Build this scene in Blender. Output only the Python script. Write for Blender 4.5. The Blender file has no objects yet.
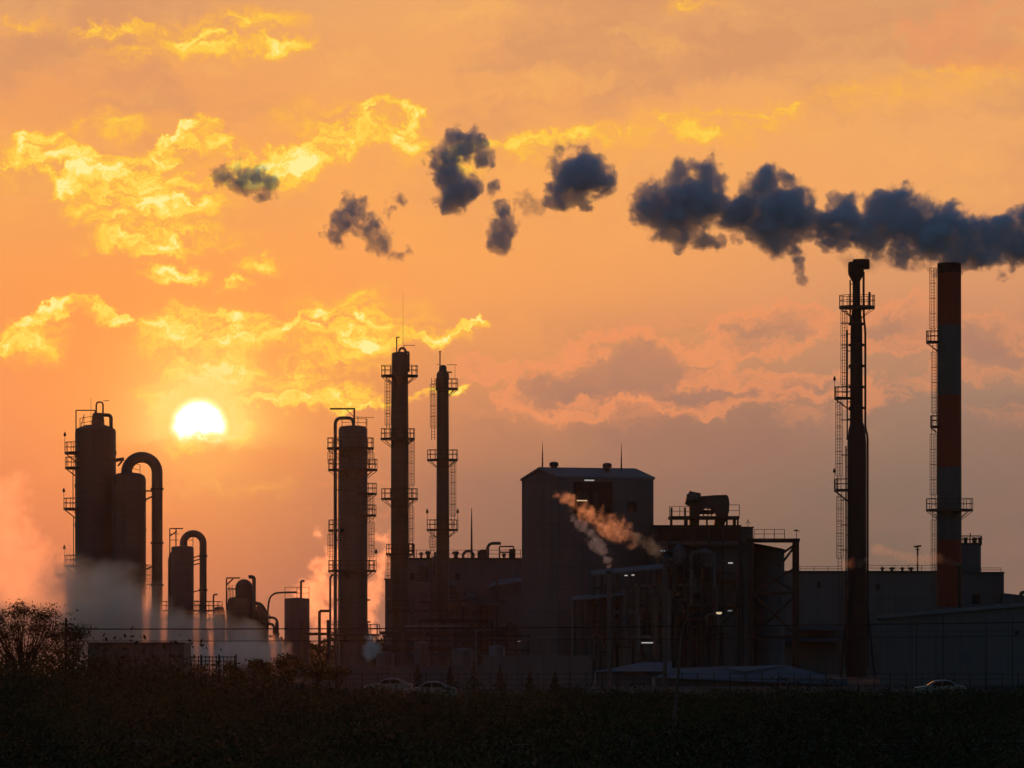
import bpy, bmesh, math, random
import numpy as np
from mathutils import Vector, noise as mnoise
random.seed(7); rng = np.random.default_rng(7)
scn = bpy.context.scene
C = scn.collection
PI = math.pi

# ------------------------------------------------------------------ camera (telephoto, level)
F = 5688.9          # pixels per radian-tangent at 1024 px width
HZ = 645.0          # horizon row
H = 4.5             # eye height
cam = bpy.data.cameras.new("camera"); camo = bpy.data.objects.new("camera", cam); C.objects.link(camo)
cam.lens = 200; cam.sensor_width = 36; cam.shift_y = (HZ-384)/1024.0
cam.clip_start = 1; cam.clip_end = 20000
camo.location = (0, 0, H); camo.rotation_euler = (PI/2, 0, 0)
scn.camera = camo

def P(px, py, Y): return Vector(((px-512)*Y/F, Y, H+(HZ-py)*Y/F))
def S(Y): return Y/F

# ------------------------------------------------------------------ node expression helper
class E:
    def __init__(s, nt, k): s.nt = nt; s.k = k
    def _m(s, op, *a, clamp=False):
        n = s.nt.nodes.new('ShaderNodeMath'); n.operation = op; n.use_clamp = clamp
        for i, v in enumerate((s,)+a):
            if isinstance(v, E): s.nt.links.new(v.k, n.inputs[i])
            else: n.inputs[i].default_value = v
        return E(s.nt, n.outputs[0])
    def __add__(s, o): return s._m('ADD', o)
    def __radd__(s, o): return s._m('ADD', o)
    def __sub__(s, o): return s._m('SUBTRACT', o)
    def __rsub__(s, o): return (s*-1.0)+o
    def __mul__(s, o): return s._m('MULTIPLY', o)
    def __rmul__(s, o): return s._m('MULTIPLY', o)
    def __truediv__(s, o): return s._m('DIVIDE', o)
    def abs(s): return s._m('ABSOLUTE')
    def max(s, o): return s._m('MAXIMUM', o)
    def min(s, o): return s._m('MINIMUM', o)
    def smax(s, o, k): return s._m('SMOOTH_MAX', o, k)
    def sqrt(s): return s._m('SQRT')
    def pow(s, p): return s._m('POWER', p)
    def exp(s): return s._m('EXPONENT')
    def clamp(s): return s._m('ADD', 0.0, clamp=True)
    def ss(s, a, b):
        n = s.nt.nodes.new('ShaderNodeMapRange'); n.interpolation_type = 'SMOOTHSTEP'; n.clamp = True
        s.nt.links.new(s.k, n.inputs['Value']); n.inputs['From Min'].default_value = a; n.inputs['From Max'].default_value = b
        return E(s.nt, n.outputs[0])
def comb(nt, x, y, z):
    n = nt.nodes.new('ShaderNodeCombineXYZ')
    for i, v in enumerate((x, y, z)):
        if isinstance(v, E): nt.links.new(v.k, n.inputs[i])
        else: n.inputs[i].default_value = v
    return n.outputs[0]
def noise(nt, vec, scale, detail=4, rough=.55, dist=0.0, out=0):
    n = nt.nodes.new('ShaderNodeTexNoise'); n.inputs['Scale'].default_value = scale
    n.inputs['Detail'].default_value = detail; n.inputs['Roughness'].default_value = rough; n.inputs['Distortion'].default_value = dist
    nt.links.new(vec, n.inputs['Vector'])
    return E(nt, n.outputs[out])
def lin(c):
    return tuple(((v/255)/12.92 if v/255 <= .04045 else ((v/255+.055)/1.055)**2.4) for v in c)
def ramp(nt, fac, stops, inter='LINEAR'):
    n = nt.nodes.new('ShaderNodeValToRGB'); cr = n.color_ramp; cr.interpolation = inter
    while len(cr.elements) < len(stops): cr.elements.new(.5)
    for e, (p, c) in zip(cr.elements, stops): e.position = p; e.color = (*c, 1)
    nt.links.new(fac.k, n.inputs[0]); return n.outputs[0]
def mix(nt, fac, a, b, mode='MIX'):
    n = nt.nodes.new('ShaderNodeMix'); n.data_type = 'RGBA'; n.blend_type = mode
    for s, v in ((n.inputs[0], fac), (n.inputs[6], a), (n.inputs[7], b)):
        if isinstance(v, E): nt.links.new(v.k, s)
        elif isinstance(v, (int, float)): s.default_value = v
        elif isinstance(v, tuple): s.default_value = (*v, 1)
        else: nt.links.new(v, s)
    return n.outputs[2]

# ------------------------------------------------------------------ world: dusk sky, lit clouds round the sun
SUNX, SUNY = 199.3, 427
SUN_AZ = math.atan((SUNX-512)/F); SUN_EL = math.atan((HZ-SUNY)/F)
def build_world():
    w = bpy.data.worlds.new("World"); scn.world = w; w.use_nodes = True
    nt = w.node_tree; nt.nodes.clear()
    tc = nt.nodes.new('ShaderNodeTexCoord'); sp = nt.nodes.new('ShaderNodeSeparateXYZ')
    nt.links.new(tc.outputs['Generated'], sp.inputs[0])
    dx, dy, dz = (E(nt, sp.outputs[i]) for i in range(3))
    X = dx._m('ARCTAN2', dy)*F; Z = dz._m('ARCSINE')*F      # angles, in 1/F rad
    u = X+512.0; v = HZ-Z                                    # azimuth / elevation scale
    vec = comb(nt, u*0.01, v*0.01, 3.7)
    # warps
    n1 = nt.nodes.new('ShaderNodeTexNoise'); n1.inputs['Scale'].default_value = 2.4; n1.inputs['Detail'].default_value = 5; n1.inputs['Roughness'].default_value = .62
    nt.links.new(vec, n1.inputs['Vector'])
    s1 = nt.nodes.new('ShaderNodeSeparateColor'); nt.links.new(n1.outputs['Color'], s1.inputs[0])
    wu = u+(E(nt, s1.outputs[0])-.5)*80.0; wv = v+(E(nt, s1.outputs[1])-.5)*62.0
    fine = noise(nt, comb(nt, wu*.018, wv*.045, 1.3), 1.0, 6, .6)
    broad = noise(nt, comb(nt, wu*.0042, wv*.0105, 9.1), 1.0, 5, .55)
    # base colour
    rows = [0, .13, .25, .375, .53, .69, .845, 1.0]
    def col(cs): return [(p, lin(c)) for p, c in zip(rows, cs)]
    t = (Z/650.0).clamp()
    A = ramp(nt, t, col([(188,112,86),(210,121,86),(230,135,88),(246,148,90),(249,156,86),(249,168,92),(242,162,96),(226,162,108)]))
    B = ramp(nt, t, col([(132,101,87),(141,106,89),(156,115,94),(207,139,96),(246,162,92),(250,170,92),(243,168,98),(238,168,104)]))
    D = ramp(nt, t, col([(114,98,86),(122,103,89),(135,112,97),(161,126,105),(214,148,106),(242,168,102),(240,170,104),(222,160,108)]))
    base = mix(nt, u.ss(40, 520), A, B); base = mix(nt, u.ss(470, 980), base, D)
    # broad veil: mauve-grey cloud bodies in the high sky and the low right
    veil = broad.ss(.42, .64)*(v.ss(300, 40)*.8+v.ss(250, 420)*u.ss(380, 600)*.55)
    base = mix(nt, veil, base, mix(nt, v.ss(200, 420), lin((214,148,104)), lin((150,112,98))))
    # glow round the sun
    ds = (((u-SUNX)*(u-SUNX)+(v-SUNY)*(v-SUNY)).sqrt())
    glow = (ds*ds*(-1/(2*115.0**2))).exp()
    base = mix(nt, glow*(.35+.35*v.ss(520, 380)), base, lin((255,156,62)))
    lace = noise(nt, comb(nt, wu*.010, wv*.03, 2.2), 1.0, 6, .62)
    base = mix(nt, lace.ss(.5, .72)*v.ss(300, 120)*.35, base, lin((252,184,96)))
    base = mix(nt, lace.ss(.48, .7)*u.ss(420, 540)*v.ss(285, 330)*v.ss(450, 395)*.6, base, lin((238,150,100)))
    base = mix(nt, lace.ss(.52, .74)*u.ss(520, 300)*v.ss(430, 470)*v.ss(540, 495)*.5, base, lin((250,150,78)))
    # lit clouds : streaks (curves) and banks (ellipses)
    ms = []
    def streak(pts, hw, k, x0, x1, uu=None, vv=None):
        uu = uu or wu; vv = vv or wv
        n = nt.nodes.new('ShaderNodeFloatCurve'); cv = n.mapping.curves[0]
        pts = [(p[0]/1024, p[1]/768) for p in pts]
        while len(cv.points) < len(pts): cv.points.new(.5, .5)
        for q, p in zip(cv.points, pts): q.location = p
        n.mapping.update(); nt.links.new((uu/1024.0).clamp().k, n.inputs['Value'])
        d = vv-E(nt, n.outputs[0])*768.0
        m = d.ss(-hw*.75, hw*.2)*d.ss(hw*2.1, 0)*uu.ss(x0-18, x0+18)*uu.ss(x1+18, x1-18)*k
        ms.append(m); return m
    def bank(cx, cy, rx, ry, k):
        a = (wu-cx)/rx; b = (wv-cy)/ry
        m = (1.0-(a*a+b*b).sqrt()).max(0.0)*k; ms.append(m); return m
    streak([(0,165),(35,138),(90,160),(140,162),(172,150),(186,128),(206,122),(226,145),(262,158),(300,155),(340,130),(370,112),(412,118)], 24, 1.05, 20, 425)
    streak([(0,345),(40,322),(66,306),(130,316),(150,330),(200,335),(1000,335)], 11, 1.0, -40, 150)
    streak([(0,415),(240,402),(270,400),(300,394),(330,402),(400,410)], 8, 1.0, 240, 335)
    streak([(0,190),(420,170),(480,150),(640,126),(780,112),(1024,60)], 24, .5, 440, 800)
    streak([(0,180),(700,130),(820,98),(1024,55)], 40, .3, 720, 1060)
    streak([(0,345),(40,324),(66,307),(130,317),(148,330),(200,330),(1000,335)], 6, 1.25, -40, 155)
    streak([(0,300),(140,318),(175,330),(215,315),(240,318),(262,332),(290,322),(300,310),(312,322),(350,318),(420,335),(470,322),(1000,320)], 7, 1.3, 150, 480)
    streak([(0,415),(235,403),(268,399),(298,394),(318,398),(335,403),(420,392),(470,385),(1000,380)], 5, 1.2, 235, 470)
    streak([(0,170),(35,140),(100,162),(140,164),(172,151),(186,130),(206,123),(226,146),(262,158),(300,155),(340,132),(370,114),(412,118),(1000,120)], 9, 1.15, 20, 420)
    streak([(0,40),(140,26),(200,40),(260,30),(300,48),(1000,50)], 14, .55, 60, 310)
    bank(30,168,90,26,.85); bank(405,140,34,46,.9); bank(70,190,36,26,1.0); bank(140,205,95,42,1.15); bank(190,200,56,40,.9)
    bank(165,240,105,24,1.2); bank(172,272,50,15,1.25); bank(238,284,28,12,1.1)
    bank(215,332,105,30,1.3); bank(320,318,36,24,1.1); bank(365,335,60,36,.95); bank(430,335,60,18,.8)
    bank(225,375,90,36,1.0); bank(205,408,78,56,1.55); bank(300,375,70,34,.85); bank(350,392,60,22,.8)
    bank(30,345,55,30,.85); bank(210,45,110,36,.72); bank(285,48,42,18,.8); bank(690,6,50,18,.65); bank(265,262,40,18,.6)
    bank(20,25,60,24,.4); bank(240,490,110,14,.3); bank(150,60,110,24,.5); bank(250,25,90,22,.55); bank(350,320,130,44,.75); bank(330,360,110,34,.6); bank(105,130,120,20,.5); bank(180,180,130,50,.6); bank(330,125,90,40,.6); bank(205,345,130,60,.6)
    m = ms[0]
    for q in ms[1:]: m = m.max(q)
    tex = fine.ss(.36, .66); tex2 = noise(nt, comb(nt, wu*.045, wv*.085, 5.1), 1.0, 5, .64).ss(.34, .68)
    yv = m.ss(.0, .85)*(.07+tex*.72+tex2*.56)
    ycol = ramp(nt, yv, [(0, lin((250,162,82))), (.3, lin((252,182,74))), (.55, lin((254,203,76))), (.8, lin((255,222,98))), (1, lin((255,238,150)))])
    c = mix(nt, m.ss(.0, .75)*.6*(fine.ss(.25,.6)), base, lin((254,186,78)))
    c = mix(nt, yv.ss(.03, .5), c, ycol)
    # low mid clouds: grey bodies with salmon lit edges
    gs = []
    def gbank(cx, cy, rx, ry, k):
        a = (wu-cx)/rx; b = (wv-cy)/ry
        gs.append((1.0-(a*a+b*b).sqrt()).max(0.0)*k)
    gbank(640,368,110,42,1.5); gbank(560,392,80,36,1.2); gbank(700,395,90,30,1.0); gbank(770,330,90,34,1.1); gbank(820,385,120,30,.8)
    gbank(990,350,80,44,1.1); gbank(895,330,80,40,.9); gbank(480,370,50,26,.6); gbank(980,40,120,46,.7)
    g = gs[0]
    for q in gs[1:]: g = g.max(q)
    gv = (g+(fine-.5)*1.5+(broad-.5)*.5)
    edge = gv.ss(.12, .38)*gv.ss(.75, .42)*g.ss(0.02, .25)
    body = gv.ss(.35, 1.05)*v.ss(180, 300)
    c = mix(nt, body*.6, c, lin((168,122,104)))
    c = mix(nt, edge*.7*u.ss(1400, 560), c, lin((242,150,98)))
    # the disc, its lower rim behind a bank of cloud
    cut = (wv-v)*.35+(tex-.5)*8.0+v
    rim = (ds+(tex2-.5)*2.0).ss(32, 24)*cut.ss(444, 432); disc = (ds+(tex2-.5)*1.5).ss(27.5, 18)*cut.ss(440, 430)
    halo = (ds*(-1/33.0)+1.3).exp().min(1.0)*(.3+.7*cut.ss(456, 430))
    c = mix(nt, halo*.85, c, (1.15, .69, .18))
    c = mix(nt, rim, c, (1.35, 1.02, .42)); c = mix(nt, disc, c, (3.2, 2.8, 2.0))
    # Nishita dome for everything away from the sunset
    sk = nt.nodes.new('ShaderNodeTexSky'); sk.sky_type = 'NISHITA'; sk.sun_disc = False
    sk.ozone_density = 2.8; sk.dust_density = .4; sk.sun_elevation = SUN_EL; sk.sun_rotation = SUN_AZ
    dome = mix(nt, 1.0, sk.outputs[0], (SKY, SKY, SKY), 'MULTIPLY')
    ang = ((X-(SUNX-512))*(X-(SUNX-512))+(Z-218.0)*(Z-218.0)).sqrt()*(1/F)
    wgt = ang.ss(.27, .165)
    out = mix(nt, wgt, dome, c)
    bg = nt.nodes.new('ShaderNodeBackground'); nt.links.new(out, bg.inputs[0]); bg.inputs[1].default_value = 1.0
    o = nt.nodes.new('ShaderNodeOutputWorld'); nt.links.new(bg.outputs[0], o.inputs[0])
SKY = 0.15
build_world()
sl = bpy.data.lights.new("sun", 'SUN'); slo = bpy.data.objects.new("sun", sl); C.objects.link(slo)
sl.energy = 0.1; sl.angle = math.radians(.53); sl.color = (1, .25, .075)
dirv = Vector((math.sin(SUN_AZ)*math.cos(SUN_EL), math.cos(SUN_AZ)*math.cos(SUN_EL), math.sin(SUN_EL)))
slo.rotation_euler = dirv.to_track_quat('Z', 'Y').to_euler(); slo.location = (0, 0, 100)

# ------------------------------------------------------------------ materials
ALB = .42
def mat(name, c, rough=.7, metal=0, var=.35, scale=.6, panel=None, streak=True, bump=.0, c2=None):
    c = tuple(v*ALB for v in c)
    m = bpy.data.materials.new(name); m.use_nodes = True; nt = m.node_tree
    b = nt.nodes['Principled BSDF']; b.inputs['Roughness'].default_value = rough; b.inputs['Metallic'].default_value = metal
    b.inputs['Specular IOR Level'].default_value = .06 if name.startswith(('leaf','scrub','bark','asphalt')) else .5 if name in ('car_glass','silver_paint','white_paint','dark_paint') else .2
    tc = nt.nodes.new('ShaderNodeTexCoord'); mp = nt.nodes.new('ShaderNodeMapping'); nt.links.new(tc.outputs['Object'], mp.inputs[0])
    mp.inputs['Scale'].default_value = (1, 1, .22 if streak else 1)
    n = noise(nt, mp.outputs[0], scale, 6, .65)
    n2 = noise(nt, tc.outputs['Object'], scale*.25, 3, .5)
    f = (n*.65+n2*.35).ss(.3, .7)
    c2 = c2 or tuple(v*(1-var) for v in c); c1 = tuple(min(1, v*(1+var*.5)) for v in c)
    colr = mix(nt, f, c2, c1)
    if panel:
        br = nt.nodes.new('ShaderNodeTexBrick'); br.offset = 0
        sp = nt.nodes.new('ShaderNodeSeparateXYZ'); nt.links.new(tc.outputs['Object'], sp.inputs[0])
        nt.links.new(comb(nt, E(nt, sp.outputs[0])+E(nt, sp.outputs[1])*.8, E(nt, sp.outputs[2]), 0.0), br.inputs['Vector'])
        br.inputs['Scale'].default_value = 1; br.inputs['Brick Width'].default_value = panel[0]; br.inputs['Row Height'].default_value = panel[1]
        br.inputs['Mortar Size'].default_value = .05; br.inputs['Mortar Smooth'].default_value = .2
        br.inputs['Color1'].default_value = (1, 1, 1, 1); br.inputs['Color2'].default_value = (.92, .92, .92, 1); br.inputs['Mortar'].default_value = (.68, .68, .68, 1)
        colr = mix(nt, 1.0, colr, br.outputs[0], 'MULTIPLY')
    nt.links.new(colr, b.inputs['Base Color'])
    if bump:
        bp = nt.nodes.new('ShaderNodeBump'); bp.inputs['Strength'].default_value = bump; nt.links.new(n.k, bp.inputs['Height']); nt.links.new(bp.outputs[0], b.inputs['Normal'])
    return m
def emit(name, c, s):
    m = bpy.data.materials.new(name); m.use_nodes = True; nt = m.node_tree
    b = nt.nodes['Principled BSDF']; b.inputs['Base Color'].default_value = (*c, 1)
    b.inputs['Emission Color'].default_value = (*c, 1); b.inputs['Emission Strength'].default_value = s
    return m
M = dict(
    clad=mat('aged_cladding', (.20,.19,.19), .6, .2, .2, .5, (3.0, 1.6)),
    clad2=mat('aged_cladding_warm', (.20,.165,.15), .6, .2, .2, .5, (2.4, 1.2)),
    steel=mat('painted_steel', (.11,.105,.10), .55, .3, .4, .8),
    rail=mat('galvanised_rail', (.12,.11,.105), .6, .3, .2, 1.0),
    rust=mat('rusty_steel', (.12,.068,.052), .8, 0, .45, .8),
    pipe=mat('pipe_cladding', (.22,.20,.19), .7, .1, .3, .9),
    bright_pipe=mat('bright_pipe', (.36,.36,.36), .6, .1, .2, .9),
    conc=mat('concrete', (.26,.265,.27), .85, 0, .16, .35, (4.5, 3.0)),
    wall=mat('sheet_wall', (.24,.24,.245), .7, 0, .14, .3, (2.6, 6.0)),
    wall_blue=mat('blue_grey_wall', (.18,.21,.24), .7, 0, .25, .4, (2.0, 4.0)),
    wall_green=mat('green_wall', (.12,.17,.16), .7, 0, .25, .4, (1.5, 3.0)),
    dark=mat('dark_opening', (.03,.03,.032), .6, 0, .2, .4),
    roof=mat('grey_roof', (.30,.34,.37), .75, 0, .2, .25),
    roof_blue=mat('blue_roof', (.10,.17,.23), .75, 0, .25, .3),
    roof_pale=mat('pale_roof', (.2,.22,.24), .6, 0, .2, .3),
    red=mat('red_band_paint', (.72,.10,.055), .7, 0, .35, .3),
    white=mat('white_band_paint', (.20,.215,.21), .7, 0, .35, .3),
    soot=mat('sooty_paint', (.07,.05,.048), .85, 0, .3, .3),
    flare=mat('sooty_steel', (.06,.055,.055), .7, .2, .4, .5),
    ground=mat('scrub_ground', (.05,.055,.035), .95, 0, .5, .08, None, False),
    asphalt=mat('asphalt', (.05,.05,.052), .9, 0, .3, .3, None, False),
    leaf=mat('leaf', (.085,.11,.035), .6, 0, .5, .9, None, False),
    leaf_dry=mat('leaf_dry', (.10,.09,.036), .65, 0, .5, .9, None, False),
    leaf_dark=mat('leaf_dark', (.045,.06,.022), .6, 0, .5, .9, None, False),
    bark=mat('bark', (.07,.055,.042), .9, 0, .4, 3),
    tyre=mat('tyre', (.025,.025,.025), .9, 0, .2, 4),
    glass=mat('car_glass', (.02,.022,.025), .08, 0, .1, 1),
    silver=mat('silver_paint', (.36,.35,.34), .35, .25, .08, 1),
    carwhite=mat('white_paint', (.7,.7,.7), .25, .1, .08, 1),
    cardark=mat('dark_paint', (.06,.065,.075), .2, .4, .08, 1),
    galv=mat('lamp_post_zinc', (.13,.13,.13), .5, .5, .2, 1),
    wire=mat('cable', (.02,.02,.02), .7, 0, .1, 1),
    wood=mat('pole_wood', (.12,.10,.085), .9, 0, .3, 2),
    cool=emit('cool_lamp', (1,.93,.82), .38), warm=emit('warm_lamp', (1,.72,.42), .6), dim=emit('dim_lamp', (.75,.85,.9), .15), redlamp=emit('red_lamp', (1,.16,.05), .5),
)

# ------------------------------------------------------------------ mesh building
class MB:
    def __init__(s): s.v = []; s.f = []; s.sm = []
    def add(s, vs, fs, smooth=False):
        b = len(s.v); s.v += [tuple(v) for v in vs]; s.f += [tuple(i+b for i in f) for f in fs]; s.sm += [smooth]*len(fs); return s
    def box(s, x0, x1, y0, y1, z0, z1):
        return s.add([(x, y, z) for z in (z0, z1) for x, y in ((x0,y0),(x1,y0),(x1,y1),(x0,y1))],
                     [(3,2,1,0),(4,5,6,7),(0,1,5,4),(1,2,6,5),(2,3,7,6),(3,0,4,7)])
    def pbox(s, px0, px1, py0, py1, Y, d):           # front face spans these angles at distance Y, d deep
        a = P(px0, py1, Y); b = P(px1, py0, Y); return s.box(a.x, b.x, Y, Y+d, a.z, b.z)
    def tube(s, pts, r, n=6, caps=True, smooth=True):
        pts = [Vector(p) for p in pts]; rs = r if isinstance(r, (list, tuple)) else [r]*len(pts)
        vs, fs = [], []; up = None
        for i, p in enumerate(pts):
            t = (pts[min(i+1, len(pts)-1)]-pts[max(i-1, 0)])
            t = t.normalized() if t.length > 1e-9 else Vector((0,0,1))
            if up is None: up = Vector((0,1,0)) if abs(t.y) < .9 else Vector((1,0,0))
            a = t.cross(up).normalized(); b2 = a.cross(t).normalized(); up = b2
            for k in range(n):
                q = 2*PI*(k+.5)/n; vs.append(p+a*math.cos(q)*rs[i]+b2*math.sin(q)*rs[i])
        for i in range(len(pts)-1):
            for k in range(n):
                fs.append((i*n+k, i*n+(k+1) % n, (i+1)*n+(k+1) % n, (i+1)*n+k))
        if caps: fs.append(tuple(range(n))[::-1]); fs.append(tuple((len(pts)-1)*n+k for k in range(n)))
        return s.add(vs, fs, smooth and n > 5)
    def bar(s, a, b, w=.1): return s.tube([a, b], w*.7, 4, True, False)
    def lathe(s, x, y, prof, n=28):
        vs, fs = [], []
        for r, z in prof:
            for k in range(n): vs.append((x+math.cos(2*PI*k/n)*r, y+math.sin(2*PI*k/n)*r, z))
        for i in range(len(prof)-1):
            for k in range(n): fs.append((i*n+k, i*n+(k+1) % n, (i+1)*n+(k+1) % n, (i+1)*n+k))
        fs.append(tuple(range(n))[::-1]); fs.append(tuple((len(prof)-1)*n+k for k in range(n)))
        return s.add(vs, fs, True)
    def poly(s, pts, d):                              # closed outline extruded along vector d
        n = len(pts); d = Vector(d); vs = [Vector(p) for p in pts]; vs = vs+[v+d for v in vs]
        return s.add(vs, [tuple(range(n))[::-1], tuple(range(n, 2*n))]+[(i, (i+1) % n, n+(i+1) % n, n+i) for i in range(n)])
    def build(s, name, m, parent=None, origin=None):
        o = None
        if parent is not None: o = parent_origin(parent)
        else: o = Vector(origin) if origin is not None else Vector((0,0,0))
        me = bpy.data.meshes.new(name); me.from_pydata([Vector(v)-o for v in s.v], [], s.f); me.materials.append(M[m] if isinstance(m, str) else m)
        me.polygons.foreach_set('use_smooth', s.sm); me.update()
        if any(s.sm):
            try: me.set_sharp_from_angle(angle=math.radians(40))
            except Exception: pass
        ob = bpy.data.objects.new(name, me); C.objects.link(ob)
        if parent is not None: ob.parent = parent
        else: ob.location = o
        return ob
def parent_origin(p):
    o = Vector((0,0,0))
    while p is not None: o = o+p.location; p = p.parent
    return o
def thing(name, label, cat, loc, group=None):
    o = bpy.data.objects.new(name, None); C.objects.link(o); o.location = loc; o.empty_display_size = .5
    return tag(o, label, cat, group)
def tag(o, label=None, cat=None, group=None, kind=None):
    if label: o['label'] = label
    if cat: o['category'] = cat
    if group: o['group'] = group
    if kind: o['kind'] = kind
    return o
def clone(o, loc, label=None):
    r = o.copy(); C.objects.link(r); r.location = loc
    if label: r['label'] = label
    for ch in list(o.children):
        c = ch.copy(); C.objects.link(c); c.parent = r
        for g in list(ch.children):
            d = g.copy(); C.objects.link(d); d.parent = c
    return r

# ------------------------------------------------------------------ steelwork helpers
RW = .085
def platform(t, cx, cy, z, rin, rl, rr, a0=0, a1=360, rh=1.25, lamp=None, th=.22):
    """grating platform round a vessel; rl/rr reach to either side; railing is its sub-part"""
    full = a1-a0 >= 359; n = max(8, int((a1-a0)/12)); an = [math.radians(a0+(a1-a0)*i/n) for i in range(n+1)]
    R = lambda q: rl+(rr-rl)*(1+math.cos(q))/2
    mb = MB(); vs, fs = [], []
    for q in an:
        c, s_ = math.cos(q), math.sin(q); r = R(q)
        vs += [(cx+c*rin, cy+s_*rin, z-th), (cx+c*r, cy+s_*r, z-th), (cx+c*r, cy+s_*r, z), (cx+c*rin, cy+s_*rin, z)]
    for i in range(n):
        for k in range(4): fs.append((i*4+k, i*4+(k+1) % 4, (i+1)*4+(k+1) % 4, (i+1)*4+k))
    if not full: fs += [(0,1,2,3), (n*4+3, n*4+2, n*4+1, n*4)]
    mb.add(vs, fs)
    for q in an[::3]:
        c, s_ = math.cos(q), math.sin(q); r = R(q)
        mb.bar((cx+c*(r-.1), cy+s_*(r-.1), z-th), (cx+c*rin, cy+s_*rin, z-th-.7*(r-rin)), RW)
    pl = mb.build('platform', 'steel', t)
    rb = MB()
    ring = [Vector((cx+math.cos(q)*(R(q)-.05), cy+math.sin(q)*(R(q)-.05), z)) for q in an]
    for h in (rh*.52, rh): rb.tube([p+Vector((0,0,h)) for p in ring], RW*.6, 4, True, False)
    for p in ring[::2]: rb.bar(p, p+Vector((0,0,rh)), RW)
    if not full:
        for q, p in ((an[0], ring[0]), (an[-1], ring[-1])):
            i_ = Vector((cx+math.cos(q)*rin, cy+math.sin(q)*rin, z))
            for h in (rh*.52, rh): rb.bar(i_+Vector((0,0,h)), p+Vector((0,0,h)), RW)
    rb.build('railing', 'rail', pl)
    if lamp is not None:
        for q in lamp:
            q = math.radians(q); p = Vector((cx+math.cos(q)*(R(q)-.05), cy+math.sin(q)*(R(q)-.05), z))
            lb = MB(); lb.bar(p, p+Vector((0,0,2.3)), .06); lb.lathe(p.x, p.y, [(.05, p.z+2.25), (.2, p.z+2.3), (.17, p.z+2.6), (.05, p.z+2.9)], 8)
            lb.build('floodlight', 'steel', pl)
    return pl
def caged_ladder(t, x, y, z0, z1, w=.42, step=1.75, name='ladder'):
    mb = MB()
    for sx in (-w*.55, w*.55): mb.bar((x+sx, y, z0), (x+sx, y, z1), RW*.9)
    z = z0+.3
    while z < z1-.1: mb.bar((x-w*.55, y, z), (x+w*.55, y, z), .05); z += .45
    ob = mb.build(name, 'rail', t)
    cb = MB(); z = z0+1.8 if z1-z0 > 4 else z0+.8
    hs = []
    while z < z1+.4:
        cb.tube([(x+math.cos(q)*w, y-.1-math.sin(q)*w*1.4, z) for q in np.linspace(0, PI, 8)], RW*.55, 4, True, False); hs.append(z); z += step
    if len(hs) > 1:
        for q in np.linspace(0, PI, 3): cb.bar((x+math.cos(q)*w, y-.1-math.sin(q)*w*1.4, hs[0]), (x+math.cos(q)*w, y-.1-math.sin(q)*w*1.4, hs[-1]), RW*.8)
        cb.build('cage', 'rail', ob)
    return ob
def railing_line(parent, pts, h=1.2, step=1.6, name='railing', w=RW, m='rail'):
    mb = MB()
    for a, b in zip(pts[:-1], pts[1:]):
        a = Vector(a); b = Vector(b); n = max(1, int((b-a).length/step))
        for k in (h*.5, h): mb.bar(a+Vector((0,0,k)), b+Vector((0,0,k)), w*.8)
        for i in range(n+1): p = a.lerp(b, i/n); mb.bar(p, p+Vector((0,0,h)), w)
    return mb.build(name, m, parent)
def arc(cx, cz, r, a0, a1, y, n=10):
    return [Vector((cx+r*math.cos(math.radians(a0+(a1-a0)*i/n)), y, cz+r*math.sin(math.radians(a0+(a1-a0)*i/n)))) for i in range(n+1)]
def elbow_path(pts, r):                               # rounds the corners of a polyline
    pts = [Vector(p) for p in pts]; out = [pts[0]]
    for a, b, c in zip(pts[:-2], pts[1:-1], pts[2:]):
        d0 = (a-b); d1 = (c-b); k = min(r, d0.length*.49, d1.length*.49); p0 = b+d0.normalized()*k; p1 = b+d1.normalized()*k
        for i in range(7):
            q = i/6; out.append(p0*(1-q)**2+b*2*q*(1-q)+p1*q*q)
    return out+[pts[-1]]
def ppipe(parent, pix, Y, r, rad=.8, name='pipe', m='pipe', n=8):
    """pipe through points (px, py[, dY])"""
    pts = [P(p[0], p[1], Y+(p[2] if len(p) > 2 else 0)) for p in pix]
    mb = MB(); mb.tube(elbow_path(pts, rad), r, n); return mb.build(name, m, parent)
def dome_profile(r, z0, z1, h, extra=()):
    pr = [(r, z0), (r, z1)]+[(max(.02, r*math.cos(q)), z1+h*math.sin(q)) for q in np.linspace(.25, PI/2, 6)]
    return pr
def bands(parent, x, y, r, zs, m='steel', t=.12, h=.25):
    for z in zs:
        mb = MB(); mb.lathe(x, y, [(r, z-h/2), (r+t, z-h/2), (r+t, z+h/2), (r, z+h/2)], 28); mb.build('stiffener_ring', m, parent)

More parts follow.
